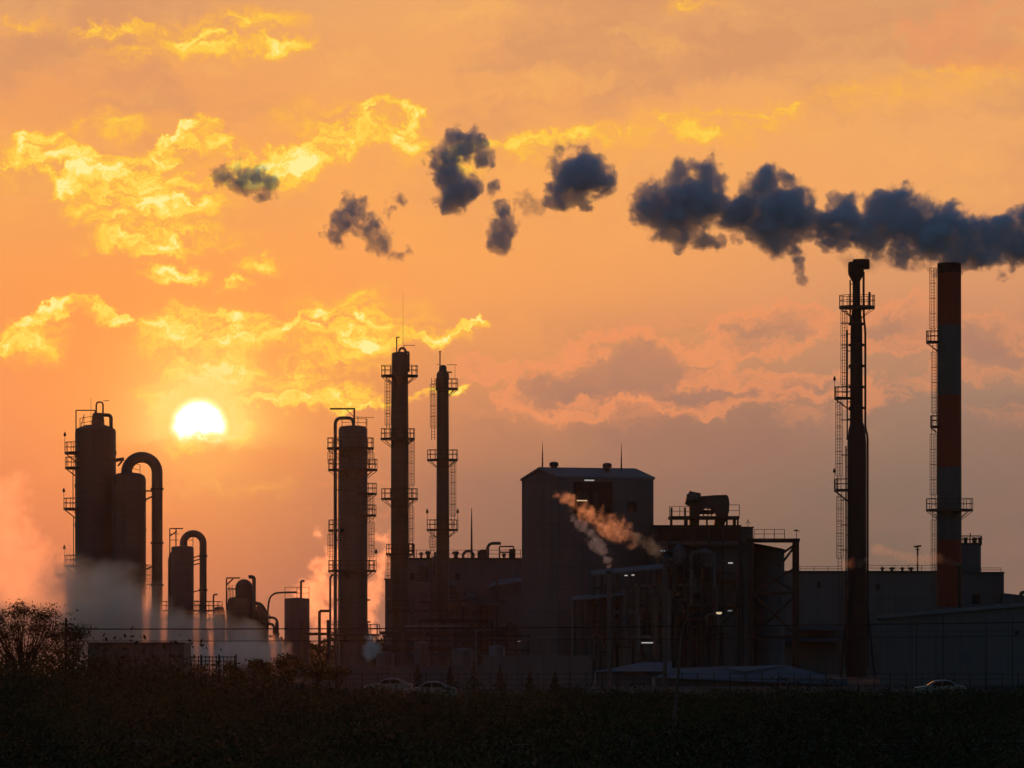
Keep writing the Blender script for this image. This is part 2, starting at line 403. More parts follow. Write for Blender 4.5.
# ================================================================== SMOKE AND STEAM (real volumes)
def plume(name, label, cat, spheres, Y, dens, col, absb=None, ns=.22, amp=1.0, aniso=-.1, group=None, lo=-.26, hi=.22, hull=1.0, step=.35, fade=None, det=5, rgh=.62):
    """spheres: (px, py, r px[, dY m]); a hull grown round them holds a noisy volume"""
    s = S(Y); pts = [(P(q[0],q[1],Y+(q[3] if len(q) > 3 else 0)), q[2]*s) for q in spheres]
    org = sum((p for p,_ in pts), Vector())/len(pts)
    bm = bmesh.new()
    for p, r in pts:
        a = bmesh.ops.create_icosphere(bm, subdivisions=2, radius=r*1.02*hull)
        bmesh.ops.translate(bm, verts=a['verts'], vec=p-org)
    me = bpy.data.meshes.new(name); bm.to_mesh(me); bm.free()
    tmp = bpy.data.objects.new('tmp', me); C.objects.link(tmp)
    md = tmp.modifiers.new('r', 'REMESH'); md.mode = 'VOXEL'; md.voxel_size = max(.12, min(r for _, r in pts)*.24)
    dg = bpy.context.evaluated_depsgraph_get(); m2 = bpy.data.meshes.new_from_object(tmp.evaluated_get(dg)); bpy.data.objects.remove(tmp)
    m2.name = name; mean = float(np.median([r for _, r in pts]))
    cn = [(v.co.copy(), v.normal.copy()) for v in m2.vertices]
    m2.vertices.foreach_set('co', [q for c_, n_ in cn for q in c_+n_*(mean*.14*mnoise.fractal(c_*(1.1/mean), 1.0, 2.2, 4))])
    m2.update()
    ob = bpy.data.objects.new(name, m2); C.objects.link(ob); ob.location = org
    mt = bpy.data.materials.new(name+'_volume'); mt.use_nodes = True; nt = mt.node_tree; nt.nodes.clear(); m2.materials.clear(); m2.materials.append(mt)
    tc = nt.nodes.new('ShaderNodeTexCoord'); vec = tc.outputs['Object']
    wn = nt.nodes.new('ShaderNodeTexNoise'); wn.inputs['Scale'].default_value = ns*1.25; wn.inputs['Detail'].default_value = 3; nt.links.new(vec, wn.inputs['Vector'])
    va = nt.nodes.new('ShaderNodeVectorMath'); va.operation = 'MULTIPLY_ADD'; nt.links.new(wn.outputs['Color'], va.inputs[0])
    va.inputs[1].default_value = (mean*1.7,)*3; nt.links.new(vec, va.inputs[2])
    vb = nt.nodes.new('ShaderNodeVectorMath'); vb.operation = 'ADD'; nt.links.new(va.outputs[0], vb.inputs[0]); vb.inputs[1].default_value = (-mean*.85,)*3
    wvec = vb.outputs[0]
    fld = None
    for p, r in pts:
        dn = nt.nodes.new('ShaderNodeVectorMath'); dn.operation = 'DISTANCE'; nt.links.new(wvec, dn.inputs[0]); dn.inputs[1].default_value = p-org
        e = 1.0-E(nt, dn.outputs['Value'])/r
        fld = e if fld is None else fld.smax(e, .18)
    n = noise(nt, vec, ns, det, rgh)
    val = fld+(n-.52)*amp
    d = val.ss(lo, hi)*dens
    if fade:
        sp = nt.nodes.new('ShaderNodeSeparateXYZ'); nt.links.new(vec, sp.inputs[0])
        xa = P(fade[0],0,Y).x-org.x; xb = P(fade[1],0,Y).x-org.x
        t_ = (E(nt, sp.outputs[0])-xa)/(xb-xa); d = d*(t_.clamp()*(1-fade[2])+fade[2])
    pv = nt.nodes.new('ShaderNodeVolumePrincipled'); pv.inputs['Color'].default_value = (*col, 1); pv.inputs['Anisotropy'].default_value = aniso
    if absb: pv.inputs['Absorption Color'].default_value = (*absb, 1)
    nt.links.new(d.k, pv.inputs['Density'])
    o = nt.nodes.new('ShaderNodeOutputMaterial'); nt.links.new(pv.outputs[0], o.inputs['Volume'])
    try: mt.cycles.volume_step_rate = step
    except Exception: pass
    tag(ob, label, cat, group); return ob
DK = (.76,.88,1.0); YSM = 830; GS = 'dark smoke drifting from the striped chimney'
SM = dict(group=GS, hull=1.45, det=6, rgh=.7, aniso=-.25, step=.5)
plume('smoke_plume', 'long dark blue-grey smoke plume over the mouth of the striped chimney', 'smoke',
    [(1190,222,30),(1150,226,32),(1112,224,34),(1075,228,34),(1040,234,31),(1010,240,28),(990,250,25),(978,238,26),(965,240,28),(945,224,26),(925,232,34),(900,217,30),(883,206,20),(905,246,20),(872,226,28),(847,218,24),(836,232,18),(832,216,15),(920,206,16),(958,256,16),(925,256,13),(842,200,10)], YSM, .95, DK, ns=.23, amp=3.0, lo=-.04, hi=.34, **SM)
plume('smoke_plume', 'double-humped dark smoke cloud, second from the chimney, a thin tail hanging below it', 'smoke',
    [(780,206,34),(766,190,24),(796,218,26),(780,232,22),(752,216,22),(808,226,15),(820,222,15),(770,214,30),(750,200,16),(795,250,9),(797,262,8.5),(801,280,8,.5),(800,271,7.5),(788,180,12)], YSM, .95, DK, ns=.24, amp=2.9, lo=-.04, hi=.34, **SM)
plume('smoke_plume', 'ragged dark smoke cloud with wispy underside, third from the chimney', 'smoke',
    [(690,200,36),(665,205,29),(704,178,24),(652,216,20),(664,232,17),(680,238,13),(712,204,23),(732,214,19),(745,208,14),(705,240,12),(720,244,10),(734,240,8),(684,176,15),(648,196,14)], YSM, .9, DK, ns=.25, amp=3.1, lo=-.02, hi=.38, **SM)
plume('smoke_puff', 'compact round dark puff alone between the ragged cloud and the scattered scraps', 'smoke',
    [(580,172,29),(568,178,24),(594,176,22),(576,192,15),(560,198,12),(586,203,8),(548,200,9)], YSM, .95, DK, ns=.28, amp=2.9, lo=-.04, hi=.32, **SM)
plume('smoke_puff', 'tall hooked dark puff with a bright gap in its middle', 'smoke',
    [(446,160,18),(462,145,18),(478,142,14),(484,158,12),(448,178,18),(456,192,20),(470,188,15),(445,204,11)], YSM, 1.0, DK, ns=.34, amp=2.9, lo=-.05, hi=.28, **SM)
plume('smoke_puff', 'small drooping dark scrap hanging beside the hooked puff', 'smoke',
    [(494,188,9),(503,212,13),(505,228,15),(503,246,12),(498,202,8),(500,238,14)], YSM, .9, DK, ns=.42, amp=3.2, lo=.02, hi=.4, **SM)
plume('smoke_puff', 'forked faint scrap of dark smoke with speckled edges, above the column antenna', 'smoke',
    [(352,206,16),(345,222,19),(360,216,17),(372,226,15),(381,240,14),(386,250,11),(336,234,14),(392,208,9),(400,201,9),(410,252,8),(398,256,7)], YSM, .7, DK, ns=.46, amp=3.6, lo=.08, hi=.5, **SM)
plume('smoke_puff', 'farthest small dark streak of smoke, between yellow clouds above the sun', 'smoke',
    [(226,177,14),(241,178,16),(256,178,15),(268,183,13),(266,195,11),(250,186,10)], YSM, .7, DK, ns=.46, amp=3.0, lo=.05, hi=.45, **SM)
plume('smoke_wisp', 'faint thin smoke wisp between the round puff and the drooping scrap', 'smoke',
    [(534,205,12),(526,198,12),(542,208,9),(518,196,8)], YSM, .35, DK, ns=.46, amp=3.2, lo=.1, hi=.6, **SM)
plume('smoke_wisp', 'pale brownish fumes curling from the mouths of the flare stack and chimney', 'smoke',
    [(880,258,11,-14),(892,260,12,-10),(868,264,10,-24),(856,266,9,-36),(905,263,11,-6),(918,265,11,-3),(931,264,11),(845,258,8,-30),(874,261,11,-18),(862,262,10,-30),(850,263,9,-34)], YSM, .16, (.8,.74,.68), ns=.46, amp=2.4, lo=.0, hi=.6, **SM)
# steam : white, lit through by the low sun
WH = (.95,.94,.92); ST = dict(hull=1.3, det=6, rgh=.68, step=.7)
plume('steam_cloud', 'broad grey steam bank rolling over the feet of the tallest reactor and the green building', 'steam',
    [(74,620,54),(110,616,50),(66,592,42),(36,634,50),(0,640,50),(222,634,24),(246,642,20),(268,650,16),(142,626,40),(172,630,32),(96,592,34),(195,634,25),(125,640,40),(155,640,36),(60,652,34),(112,652,30),(165,652,26),(208,650,18)], 770, .5, WH, ns=.095, amp=2.3, aniso=.87, lo=-.22, hi=.75, **ST)
plume('steam_cloud', 'glowing orange-pink steam column rising by the frame edge behind the tree', 'steam',
    [(-8,560,54),(12,540,44),(-5,505,44),(20,578,46),(5,602,48),(-30,520,46),(-40,590,56),(30,556,28),(8,494,20)], 905, .065, WH, ns=.1, amp=3.2, aniso=.92, lo=.0, hi=.6, **ST)
plume('steam_cloud', 'pale low steam drifting out from under the hooked pipes', 'steam',
    [(205,655,18),(225,654,19),(245,650,18),(262,652,15),(252,641,12),(280,650,12),(190,652,16),(272,657,12)], 740, .6, WH, ns=.24, amp=2.6, aniso=.75, lo=-.05, hi=.7, **ST)
plume('steam_cloud', 'orange-lit ragged steam billowing up from the flat-topped tank', 'steam',
    [(303,603,13),(310,592,17),(318,580,18),(322,566,16),(326,548,11),(319,534,8),(330,590,14),(316,606,15),(328,615,14),(326,630,13),(332,560,15),(313,570,11)], 880, .2, WH, ns=.26, amp=5.0, aniso=.94, lo=.05, hi=.75, **ST)
plume('steam_cloud', 'orange-lit steam showing in the gap between the two highest process columns', 'steam',
    [(372,600,13),(376,585,14),(380,560,17),(384,540,15),(378,572,15),(372,618,10),(371,632,8),(386,552,12)], 885, .2, WH, ns=.26, amp=4.8, aniso=.94, lo=.05, hi=.75, **ST)
plume('steam_puff', 'little pale puff low beside the foot of the stout column', 'steam',
    [(370,645,8),(370,653,8),(375,648,8),(379,653,5),(369,638,5)], 745, 1.0, WH, ns=.7, amp=2.0, aniso=.5, lo=-.1, hi=.5, **ST)
plume('steam_trail', 'fiery orange steam trail slanting across the front of the tall building', 'steam',
    [(558,495,6),(565,499,8),(573,504,9),(582,509,10),(591,515,11),(600,520,12),(609,525,12),(618,530,12),(627,536,11.5),(636,540,11.5),(645,544,10.5),(653,548,9),(659,552,6.5),(664,557,4.5),(612,517,7),(603,532,7),(622,520,6)], 585, .42, WH, ns=.8, amp=4.6, aniso=.93, lo=.1, hi=.9, **ST)
plume('steam_puff', 'white steam puff climbing from the short pale vent pipe', 'steam',
    [(609,567,3.6),(607,559,5.5),(604,552,7),(600,546,8),(596,541,8),(590,534,7.5),(584,528,7),(578,523,6.5),(574,519,5)], 600, .8, WH, ns=.9, amp=2.8, aniso=.68, lo=-.02, hi=.6, **ST)
plume('steam_wisp', 'faint pink wisp blowing level from the foot of the striped chimney', 'steam',
    [(958.0, 563.5, 3.2), (953.6, 562.4, 3.7), (949.2, 561.2, 4.2), (944.8, 560.0, 4.6), (940.4, 558.9, 5.1), (936.0, 558.9, 5.1), (931.6, 558.9, 5.1), (927.2, 558.9, 5.1), (922.8, 558.9, 5.1), (918.4, 558.9, 5.1), (914.0, 557.9, 5.1), (909.6, 556.9, 5.1), (905.2, 555.9, 5.1), (900.8, 554.9, 5.6), (896.4, 553.9, 5.6), (892.0, 552.9, 5.6), (887.6, 551.9, 5.6), (883.2, 550.9, 5.6), (878.8, 549.9, 5.6), (874.4, 548.9, 5.6)], 822, .2, WH, ns=.5, amp=2.0, aniso=.92, lo=-.25, hi=.8, **ST)
plume('steam_wisp', 'reddish smudge of vapour across the shaft of the flare stack', 'steam',
    [(845,563,5.5),(852,562,7),(860,563,6),(866,560,4.5)], 782, .16, (.95,.8,.75), ns=.7, amp=2.2, aniso=.92, lo=-.05, hi=.7, **ST)

# ================================================================== THE SETTING
g = MB(); N = 60; GX = 1500
vs = []; fs = []
ys = list(np.concatenate([np.linspace(-60, 1000, 54), np.linspace(1060, 2800, 14)])); xs = list(np.linspace(-GX, GX, 120))
for y in ys:
    for x in xs: vs.append((x, y, .25*mnoise.noise((x*.03, y*.03, 0)) if y < 440 else 0.0))
for i in range(len(ys)-1):
    for j in range(len(xs)-1): a = i*len(xs)+j; fs.append((a, a+1, a+1+len(xs), a+len(xs)))
g.add(vs, fs, True); tag(g.build('ground', 'ground'), kind='structure')
g = MB(); g.box(-400, 400, 464, 536, .012, .05); tag(g.build('road', 'asphalt'), kind='structure')
g = MB(); g.box(-400, 400, 536.01, 536.4, .0, .16); tag(g.build('kerb', 'conc'), kind='structure')
g = MB(); g.box(-400, 400, 545, 1010, .012, .04); tag(g.build('yard', 'asphalt'), kind='structure')

# ================================================================== LEFT GROUP : the tall reactor and its neighbours
Y = 820; s = S(Y)
# tall reactor
c = P(95.5, HZ, Y); cx, cy = c.x, Y; r = 20.5*s
t = thing('reactor_tower', 'tallest fat reactor tower beside the setting sun, pipe loop on its domed head', 'reactor', (cx, cy, 0))
zt = P(0, 432, Y).z
mb = MB(); mb.lathe(cx, cy, [(r, 0), (r, zt), (r*.97, zt+.35*1), (r*.86, P(0,428,Y).z), (r*.5, P(0,425,Y).z), (.1, P(0,424.5,Y).z)], 40); mb.build('shell', 'clad2', t)
bands(t, cx, cy, r, [P(0, q, Y).z for q in (453, 486, 525, 560)], 'clad2', .08, .5)
nx = P(98, 0, Y).x; mb = MB(); mb.lathe(nx, cy, [(6.6*s, P(0,428,Y).z), (6.4*s, P(0,421,Y).z), (5.4*s, P(0,414,Y).z), (4.5*s, P(0,413,Y).z)], 20); mb.build('neck', 'clad2', t)
ppipe(t, [(96.3,414),(96.3,402),(103,402),(103,414)], Y, .13, .6, 'pipe_loop', n=8)
ppipe(t, [(103,415),(111,415),(111,433)], Y-1, .28, .7, 'pipe_loop')
mb = MB()
for a, b in (((76,434),(76,410.3)),((76,410.3),(96,410.3)),((95,410.3),(95,426))): mb.bar(P(*a,Y-1), P(*b,Y-1), .16)
mb.bar(P(80.5,428,Y-1), P(84,415,Y-1), .09); mb.bar(P(84,428,Y-1), P(84,414,Y-1), .08); mb.build('davit_frame', 'steel', t)
mb = MB(); mb.bar(P(103,401,Y), P(109,400.5,Y), .08); mb.build('vent_arm', 'steel', t); mb = MB(); mb.bar(P(91,424,Y), P(91,398,Y), .05); mb.build('antenna', 'steel', t)
railing_line(t, [P(80,428,Y-1.5), P(93,426,Y-1.5)], 1.4, 1.2)
for py, lx, lamp in ((452, 64.5, (180,)), (467, 65, None), (508, 63.5, (180,)), (565, 64, (180,))):
    platform(t, cx, cy, P(0,py,Y).z, r, (95.5-lx)*s, (95.5-lx)*s, 140, 222, 1.4, lamp, .32)
mb = MB(); mb.bar(P(73,470,Y-1), P(73,508,Y-1), .12); mb.bar(P(73.5,516,Y-1), P(73.5,690,Y-1), .12); mb.build('conduit', 'steel', t)
# vessel with the big overhead duct
c2 = P(129, HZ, Y-4); cx2 = c2.x; r2 = 17*S(Y-4); Y2 = Y-4; s2 = S(Y2)
t = thing('process_vessel', 'broad round-shouldered vessel with a big hooped duct arching off its head', 'vessel', (cx2, Y2, 0))
mb = MB(); mb.lathe(cx2, Y2, [(r2, 0), (r2, P(0,480,Y2).z), (r2*.93, P(0,476,Y2).z), (r2*.7, P(0,473.5,Y2).z), (.1, P(0,472,Y2).z)], 36); mb.build('shell', 'clad2', t)
bands(t, cx2, Y2, r2, [P(0, q, Y2).z for q in (500, 530, 565)], 'clad2', .06, .4)
cz = P(0,478,Y2).z; rm = 15.3*s2; ax = P(141.8,0,Y2).x
pts = [Vector((ax-rm, Y2, P(0,482,Y2).z))]+arc(ax, P(0,472.5,Y2).z, rm, 180, 0, Y2, 20)+[Vector((ax+rm, Y2, P(0,600,Y2).z)), Vector((ax+rm, Y2, 0.05))]
mb = MB(); mb.tube(pts, 5.5*s2, 20); d = mb.build('overhead_duct', 'pipe', t)
for py in (489, 543, 585):
    mb = MB(); z = P(0,py,Y2).z; mb.lathe(ax+rm, Y2, [(5.5*s2,z-.15),(6.6*s2,z-.15),(6.6*s2,z+.15),(5.5*s2,z+.15)], 20); mb.build('flange', 'steel', d)
mb = MB(); z = P(0,475,Y2).z; mb.lathe(ax-rm, Y2, [(5.5*s2,z-.15),(7*s2,z-.15),(7*s2,z+.15),(5.5*s2,z+.15)], 20); mb.build('flange', 'steel', d)
for py in (488, 497, 567): mb = MB(); mb.bar(P(145,py+3,Y2), P(153,py-1 if py != 488 else py+3,Y2), .22); mb.build('duct_bracket', 'steel', t)
mb = MB(); mb.bar(P(114,460.5,Y2), P(124,459,Y2), .5); mb.bar(P(118,466,Y2), P(123,460,Y2), .25); mb.build('strut', 'steel', t)
railing_line(t, [P(132,473.5,Y2-1), P(140,475.5,Y2-1)], 1.5, .8)
caged_ladder(t, P(148.3,0,Y2).x, Y2, P(0,590,Y2).z, P(0,565,Y2).z, .4, 1.4)
# second unit with the smaller hoop
Y3 = 805; s3 = S(Y3)
c3 = P(182.5, HZ, Y3); r3 = 11.3*s3
t = thing('process_vessel', 'slim vessel with a smaller hooped duct and a frame on top, beside the broad one', 'vessel', (c3.x, Y3, 0))
mb = MB(); mb.lathe(c3.x, Y3, [(r3,0),(r3,P(0,548,Y3).z),(r3*.9,P(0,546.5,Y3).z),(.1,P(0,545.5,Y3).z)], 32); mb.build('shell', 'clad', t)
mb = MB(); mb.lathe(P(171.5,0,Y3).x, Y3+1, [(4*s3,0),(4*s3,P(0,560,Y3).z),(2.5*s3,P(0,553,Y3).z),(.1,P(0,552,Y3).z)], 16); mb.build('side_vessel', 'clad2', t)
ax = P(193.2,0,Y3).x; rm = 9.9*s3
mb = MB(); mb.tube([Vector((ax-rm,Y3,P(0,550,Y3).z))]+arc(ax,P(0,543.5,Y3).z,rm,180,0,Y3,18)+[Vector((ax+rm,Y3,.05))], 3.6*s3, 16); d = mb.build('overhead_duct', 'pipe', t)
for py in (556, 590):
    mb = MB(); z = P(0,py,Y3).z; mb.lathe(ax+rm, Y3, [(3.6*s3,z-.12),(4.6*s3,z-.12),(4.6*s3,z+.12),(3.6*s3,z+.12)], 16); mb.build('flange', 'steel', d)
mb = MB()
for a, b in (((169.8,600),(169.8,528.5)),((169.8,528.5),(183,528.5)),((176,528.5),(176,546)),((170,536),(177,531)),((176,546),(176,529))): mb.bar(P(*a,Y3-1), P(*b,Y3-1), .16)
for q in (534,540): mb.bar(P(170,q,Y3-1), P(179,q,Y3-1), .08)
mb.build('davit_frame', 'steel', t)
railing_line(t, [P(187,546,Y3-1), P(193,546,Y3-1)], 1.7, .7)
for py in (556.5,560,564,591): mb = MB(); mb.bar(P(193,py+1,Y3), P(201,py-1,Y3), .16); mb.build('duct_bracket', 'steel', t)
caged_ladder(t, P(196.6,0,Y3).x, Y3-.4, 1, P(0,600,Y3).z, .4, 1.5)
ppipe(t, [(213.5,640),(213.5,594.5),(217.5,594.5)], Y3, .13, .5, 'vent_pipe')
platform(t, c3.x, Y3, P(0,610,Y3).z, r3, 26*s3, 40*s3, 120, 420, 1.2)
# short domed vessel with its pipes
Y4 = 800; s4 = S(Y4); c4 = P(244, HZ, Y4)
t = thing('process_vessel', 'short stepped vessel with bullet-shaped dome, a ladder frame and hooked pipes around it', 'vessel', (c4.x, Y4, 0))
r4 = 8.8*s4
mb = MB(); mb.lathe(c4.x, Y4, dome_profile(r4, 0, P(0,588,Y4).z, 9*s4), 28); mb.build('domed_head', 'clad', t)
mb = MB(); mb.lathe(P(241,0,Y4).x, Y4+.3, [(14.5*s4,0),(14.5*s4,P(0,606,Y4).z),(13*s4,P(0,599,Y4).z),(9*s4,P(0,597,Y4).z)], 28); mb.build('body', 'clad', t)
mb = MB()
for a, b in (((226.5,640),(226.5,578)),((226.5,578),(240,578)),((226.5,589),(236,589)),((226.5,585),(233,579))): mb.bar(P(*a,Y4-1.6), P(*b,Y4-1.6), .2)
mb.build('davit_frame', 'steel', t)
caged_ladder(t, P(231.5,0,Y4).x, Y4-2.4, P(0,606,Y4).z, P(0,585,Y4).z, .4, 1.3)
ppipe(t, [(248.5,576.8),(254,576.8),(254,640)], Y4-1, .28, .8, 'hooked_pipe')
ppipe(t, [(252,603.5),(260,603.5),(266,612),(266,640)], Y4-1, .3, .9, 'hooked_pipe')
ppipe(t, [(256,609),(262,612),(262,640)], Y4-2, .25, .8, 'hooked_pipe')
ppipe(t, [(264,617.5),(277.5,617.5),(277.5,668)], Y4-1.5, .2, 1.3, 'hooked_pipe')
ppipe(t, [(266,624),(274,624),(274,668)], Y4-2, .2, .6, 'hooked_pipe')
ppipe(t, [(267.5,640),(267.5,612),(270,593),(297,592)], Y4+1, .14, 1.6, 'thin_pipe')
ppipe(t, [(258,606),(263,620),(260,640)], Y4-2.3, .35, .8, 'hooked_pipe')
mb = MB(); mb.lathe(P(260,0,Y4).x, Y4-.5, [(7*s4,0),(7*s4,P(0,614,Y4).z),(5*s4,P(0,609,Y4).z),(.1,P(0,608,Y4).z)], 20); mb.build('side_drum', 'clad2', t)
mb = MB(); mb.lathe(P(219,0,Y4).x, Y4+.5, [(6*s4,0),(6*s4,P(0,612,Y4).z),(4*s4,P(0,607,Y4).z),(.1,P(0,606.5,Y4).z)], 20); mb.build('side_drum', 'clad2', t)
platform(t, c4.x, Y4, P(0,623,Y4).z, r4, 36*s4, 26*s4, 0, 360, 1.2)
mb = MB()
for px in (208,215,222,230,258,268,276): mb.bar(P(px,622,Y4-3), Vector((P(px,0,Y4).x, Y4-3, 0)), .22)
mb.build('support_leg', 'steel', t)
# flat tank and its steam vent
Y5 = 850; s5 = S(Y5); c5 = P(297, HZ, Y5)
t = thing('storage_tank', 'small flat-topped upright tank wrapped in orange steam, next to the arched thin pipe', 'tank', (c5.x, Y5, 0))
mb = MB(); mb.lathe(c5.x, Y5, [(12.6*s5,0),(12.6*s5,P(0,599.5,Y5).z),(12*s5,P(0,598.5,Y5).z),(.1,P(0,597.5,Y5).z)], 28); mb.build('shell', 'wall_blue', t)
railing_line(t, [P(285,599,Y5-1), P(297,599,Y5-1.8), P(309,599,Y5-1)], 1.75, 1.0)
ppipe(t, [(301,602),(301,581),(304.5,581)], Y5-1, .18, .4, 'vent_pipe')
mb = MB()
for a, b in (((319.5,660),(319.5,611)),((319.5,611),(331,611)),((328,660),(328,620)),((305,634),(331,634))): mb.bar(P(*a,Y5-3), P(*b,Y5-3), .42)
mb.build('pipe_frame', 'rust', t)
ppipe(t, [(303,668),(303,622)], Y5-3, .45, .4, 'riser_pipe')

# ================================================================== THREE DISTILLATION COLUMNS
def column(label, px, Y, body, plats, ladders, kind):
    """body: list of (half-width px, row) bottom to top ; plats: (row, left px, right px, a0, a1, lamps)"""
    s = S(Y); c = P(px, HZ, Y); t = thing('distillation_column', label, 'column', (c.x, Y, 0), 'slender process columns with railed platforms')
    mb = MB(); mb.lathe(c.x, Y, [(hw*s, max(0, P(0,py,Y).z)) for hw, py in body], 30); mb.build('shell', kind, t)
    for py, xl, xr, a0, a1, lamps in plats:
        z = P(0,py,Y).z; rin = [hw*s for hw, q in body if q >= py][-1]
        platform(t, c.x, Y, z, rin*.98, (px-xl)*s, (xr-px)*s, a0, a1, 1.3, lamps, .28)
    for lx, y0, y1 in ladders: caged_ladder(t, P(lx,0,Y).x, Y-.3, max(.1, P(0,y0,Y).z), P(0,y1,Y).z, .42, 1.55)
    bands(t, c.x, Y, body[0][0]*s, [P(0,q,Y).z for q in range(600, 660, 22)], kind, .06, .2)
    return t
YF = 780
t = column('stout column with a square-cornered overhead pipe running down its sunward side', 353, YF,
    [(17,700),(17,640),(14.6,620),(14.4,429),(12.8,426.5),(7,425.6),(.3,425.3)],
    [(447.5,327,374,0,360,None),(469,328,377.5,0,360,None),(493,340,377,-70,70,None),(514.5,340,376.5,-70,70,None),(529.5,328,365,125,235,None),(570,328,376.5,0,360,(0,)),(634,330,380,0,360,None)],
    [(371,470,447),(371,514,493),(331,469,447),(331,570,530),(371.5,570,515)], 'clad')
ppipe(t, [(335.3,690),(335.3,418),(353.5,418),(353.5,430)], YF-2, 1.75*S(YF), .9, 'overhead_pipe', 'pipe', 12)
ppipe(t, [(339,690),(339,470)], YF-2.4, .13, .5, 'bright_pipe', 'bright_pipe')
ppipe(t, [(330.2,690),(330.2,577),(333,574)], YF-1.5, .16, .3, 'drain_pipe')
mb = MB(); mb.bar(P(330,408.8,YF), P(355,408.8,YF), .22); mb.bar(P(354.3,408,YF), P(354.3,428,YF), .24); mb.bar(P(346,409,YF), P(354,417,YF), .08); mb.build('davit', 'steel', t)
railing_line(t, [P(342,426.5,YF-1), P(353,426,YF-1.8), P(367,427,YF-1)], 1.1, 1.1)
mb = MB(); mb.bar(P(358,426,YF), P(358,416,YF), .07); mb.bar(P(356,417,YF), P(374,417.5,YF), .07); mb.bar(P(366,427,YF), P(366,417,YF), .07); mb.build('vent_arm', 'steel', t)
for py in (440, 490, 540, 600):
    mb = MB(); mb.bar(P(335.3,py,YF-2), P(342,py,YF-1), .2); mb.build('pipe_bracket', 'steel', t)
YG = 800
t = column('highest of the slender columns, pipe ring and antenna on its crown', 399.8, YG,
    [(9.2,700),(9,560),(8.8,440),(8.3,380),(8.1,355),(7.4,352.8),(3,351.8),(.2,351.6)],
    [(375,381,418,0,360,None),(438,380.5,415,0,360,None),(498,381,418,0,360,None),(553.5,386,413.5,0,360,None),(610,386,414,0,360,None)],
    [(388,438,376),(411.5,498,439),(411,553,499),(389,610,553)], 'clad2')
ax = P(402.4,0,YG).x
mb = MB(); mb.tube([P(399.3,354,YG)]+arc(ax,P(0,351.2,YG).z,3.1*S(YG),180,0,YG,10)+[P(405.5,356,YG)], .17, 8); mb.build('pipe_ring', 'pipe', t)
ppipe(t, [(406.2,352),(408.8,352),(408.8,372)], YG, .14, .3, 'vent_pipe')
mb = MB(); mb.bar(P(396.7,354,YG), P(396.7,337,YG), .17); mb.bar(P(396.7,337.3,YG), P(399.5,337.3,YG), .16); mb.build('vent_mast', 'steel', t)
mb = MB(); mb.bar(P(404,345.3,YG), P(415,345.3,YG), .08); mb.bar(P(404,352,YG), P(404,345,YG), .08); mb.build('davit', 'steel', t)
mb = MB(); mb.tube([P(403,350,YG), P(403,290,YG)], [.035,.012], 4); mb.build('antenna', 'rail', t)
YH = 815
t = column('thinnest column with a stepped neck and bent vent pipe, last in its row', 442.8, YH,
    [(6.8,700),(6.6,560),(6.1,440),(5.9,388),(5.9,380),(6.4,379),(6.2,374),(5,372),(3.9,371),(3.7,367),(2.8,365.5),(.2,364.8)],
    [(388,435.5,458,0,360,None),(459,427,458,0,360,None),(529,426.5,458.3,0,360,(10,170)),(610,430,456,0,360,None)],
    [(433.2,440,378),(453,528,461),(432.5,553,530),(433,610,555)], 'clad2')
mb = MB(); mb.bar(P(440,366,YH), P(440,351.5,YH), .17); mb.bar(P(439,351.7,YH), P(441.2,351.7,YH), .16); mb.build('vent_mast', 'steel', t)
mb = MB(); mb.bar(P(436.5,364.6,YH), P(440,364.6,YH), .06); mb.bar(P(446,372,YH), P(452,372.3,YH), .2); mb.bar(P(447,364.8,YH), P(457,364.8,YH), .08); mb.build('davit', 'steel', t)
mb = MB(); mb.bar(P(455,378,YH), P(455,366,YH), .05); mb.build('antenna', 'rail', t)

# ================================================================== PROCESS HALL behind the columns
YP = 860; s = S(YP)
t = thing('process_hall', 'long dark process hall behind the columns, its flat roof crowded with pipes and vents', 'factory', (P(448,0,YP).x, YP, 0))
mb = MB(); mb.pbox(385, 405.5, 580, 676, YP-1, 16); mb.pbox(405.5, 530, 559.5, 676, YP, 18); mb.box(P(385,0,YP).x, P(530,0,YP).x, YP-.9, YP+15, 0, 1); mb.build('wall', 'wall', t)
mb = MB(); mb.pbox(404.8, 531, 557.8, 559.6, YP-.4, 19); mb.pbox(384, 405.5, 578.6, 580.1, YP-1.4, 17); mb.build('roof_edge', 'steel', t)
railing_line(t, [P(406,558,YP), P(468,558,YP), P(531,558,YP)], 1.2, 1.5)
def roof_unit(pxa, pxb, top, kind, m='steel', base=558):
    mb = MB()
    if kind == 'mushroom':
        x = P((pxa+pxb)/2,0,YP).x; w = (pxb-pxa)*s/2; zb, zt = P(0,base,YP).z, P(0,top,YP).z
        mb.lathe(x, YP+2, [(w*.6,zb-.1),(w*.6,zt-.5),(w,zt-.45),(w,zt-.15),(w*.6,zt)], 14); mb.build('roof_vent', m, t)
    elif kind == 'box':
        mb.pbox(pxa, pxb, top, base+.3, YP+1.5, 2.5); mb.build('roof_box', m, t)
    elif kind == 'frame':
        for a, b in (((pxa,base),(pxa,top)),((pxb,base),(pxb,top)),((pxa,top),(pxb,top)),((pxa,(top+base)/2),(pxb,(top+base)/2))):
            mb.bar(P(*a,YP+1), P(*b,YP+1), .22)
        mb.build('roof_frame', 'rust', t)
for a in ((408.5,414,544,'frame'),(419,423,552,'mushroom'),(425,431,550.8,'mushroom'),(434,438,552,'box'),(452,459,551,'mushroom'),(477.5,480.5,551,'box'),(480,486.5,549.5,'box'),(499.5,513.5,546.5,'frame'),(509,515.5,549,'box'),(502,506,553,'mushroom')): roof_unit(*a)
mb = MB(); x = P(468.3,0,YP).x; zz = P(0,556,YP).z
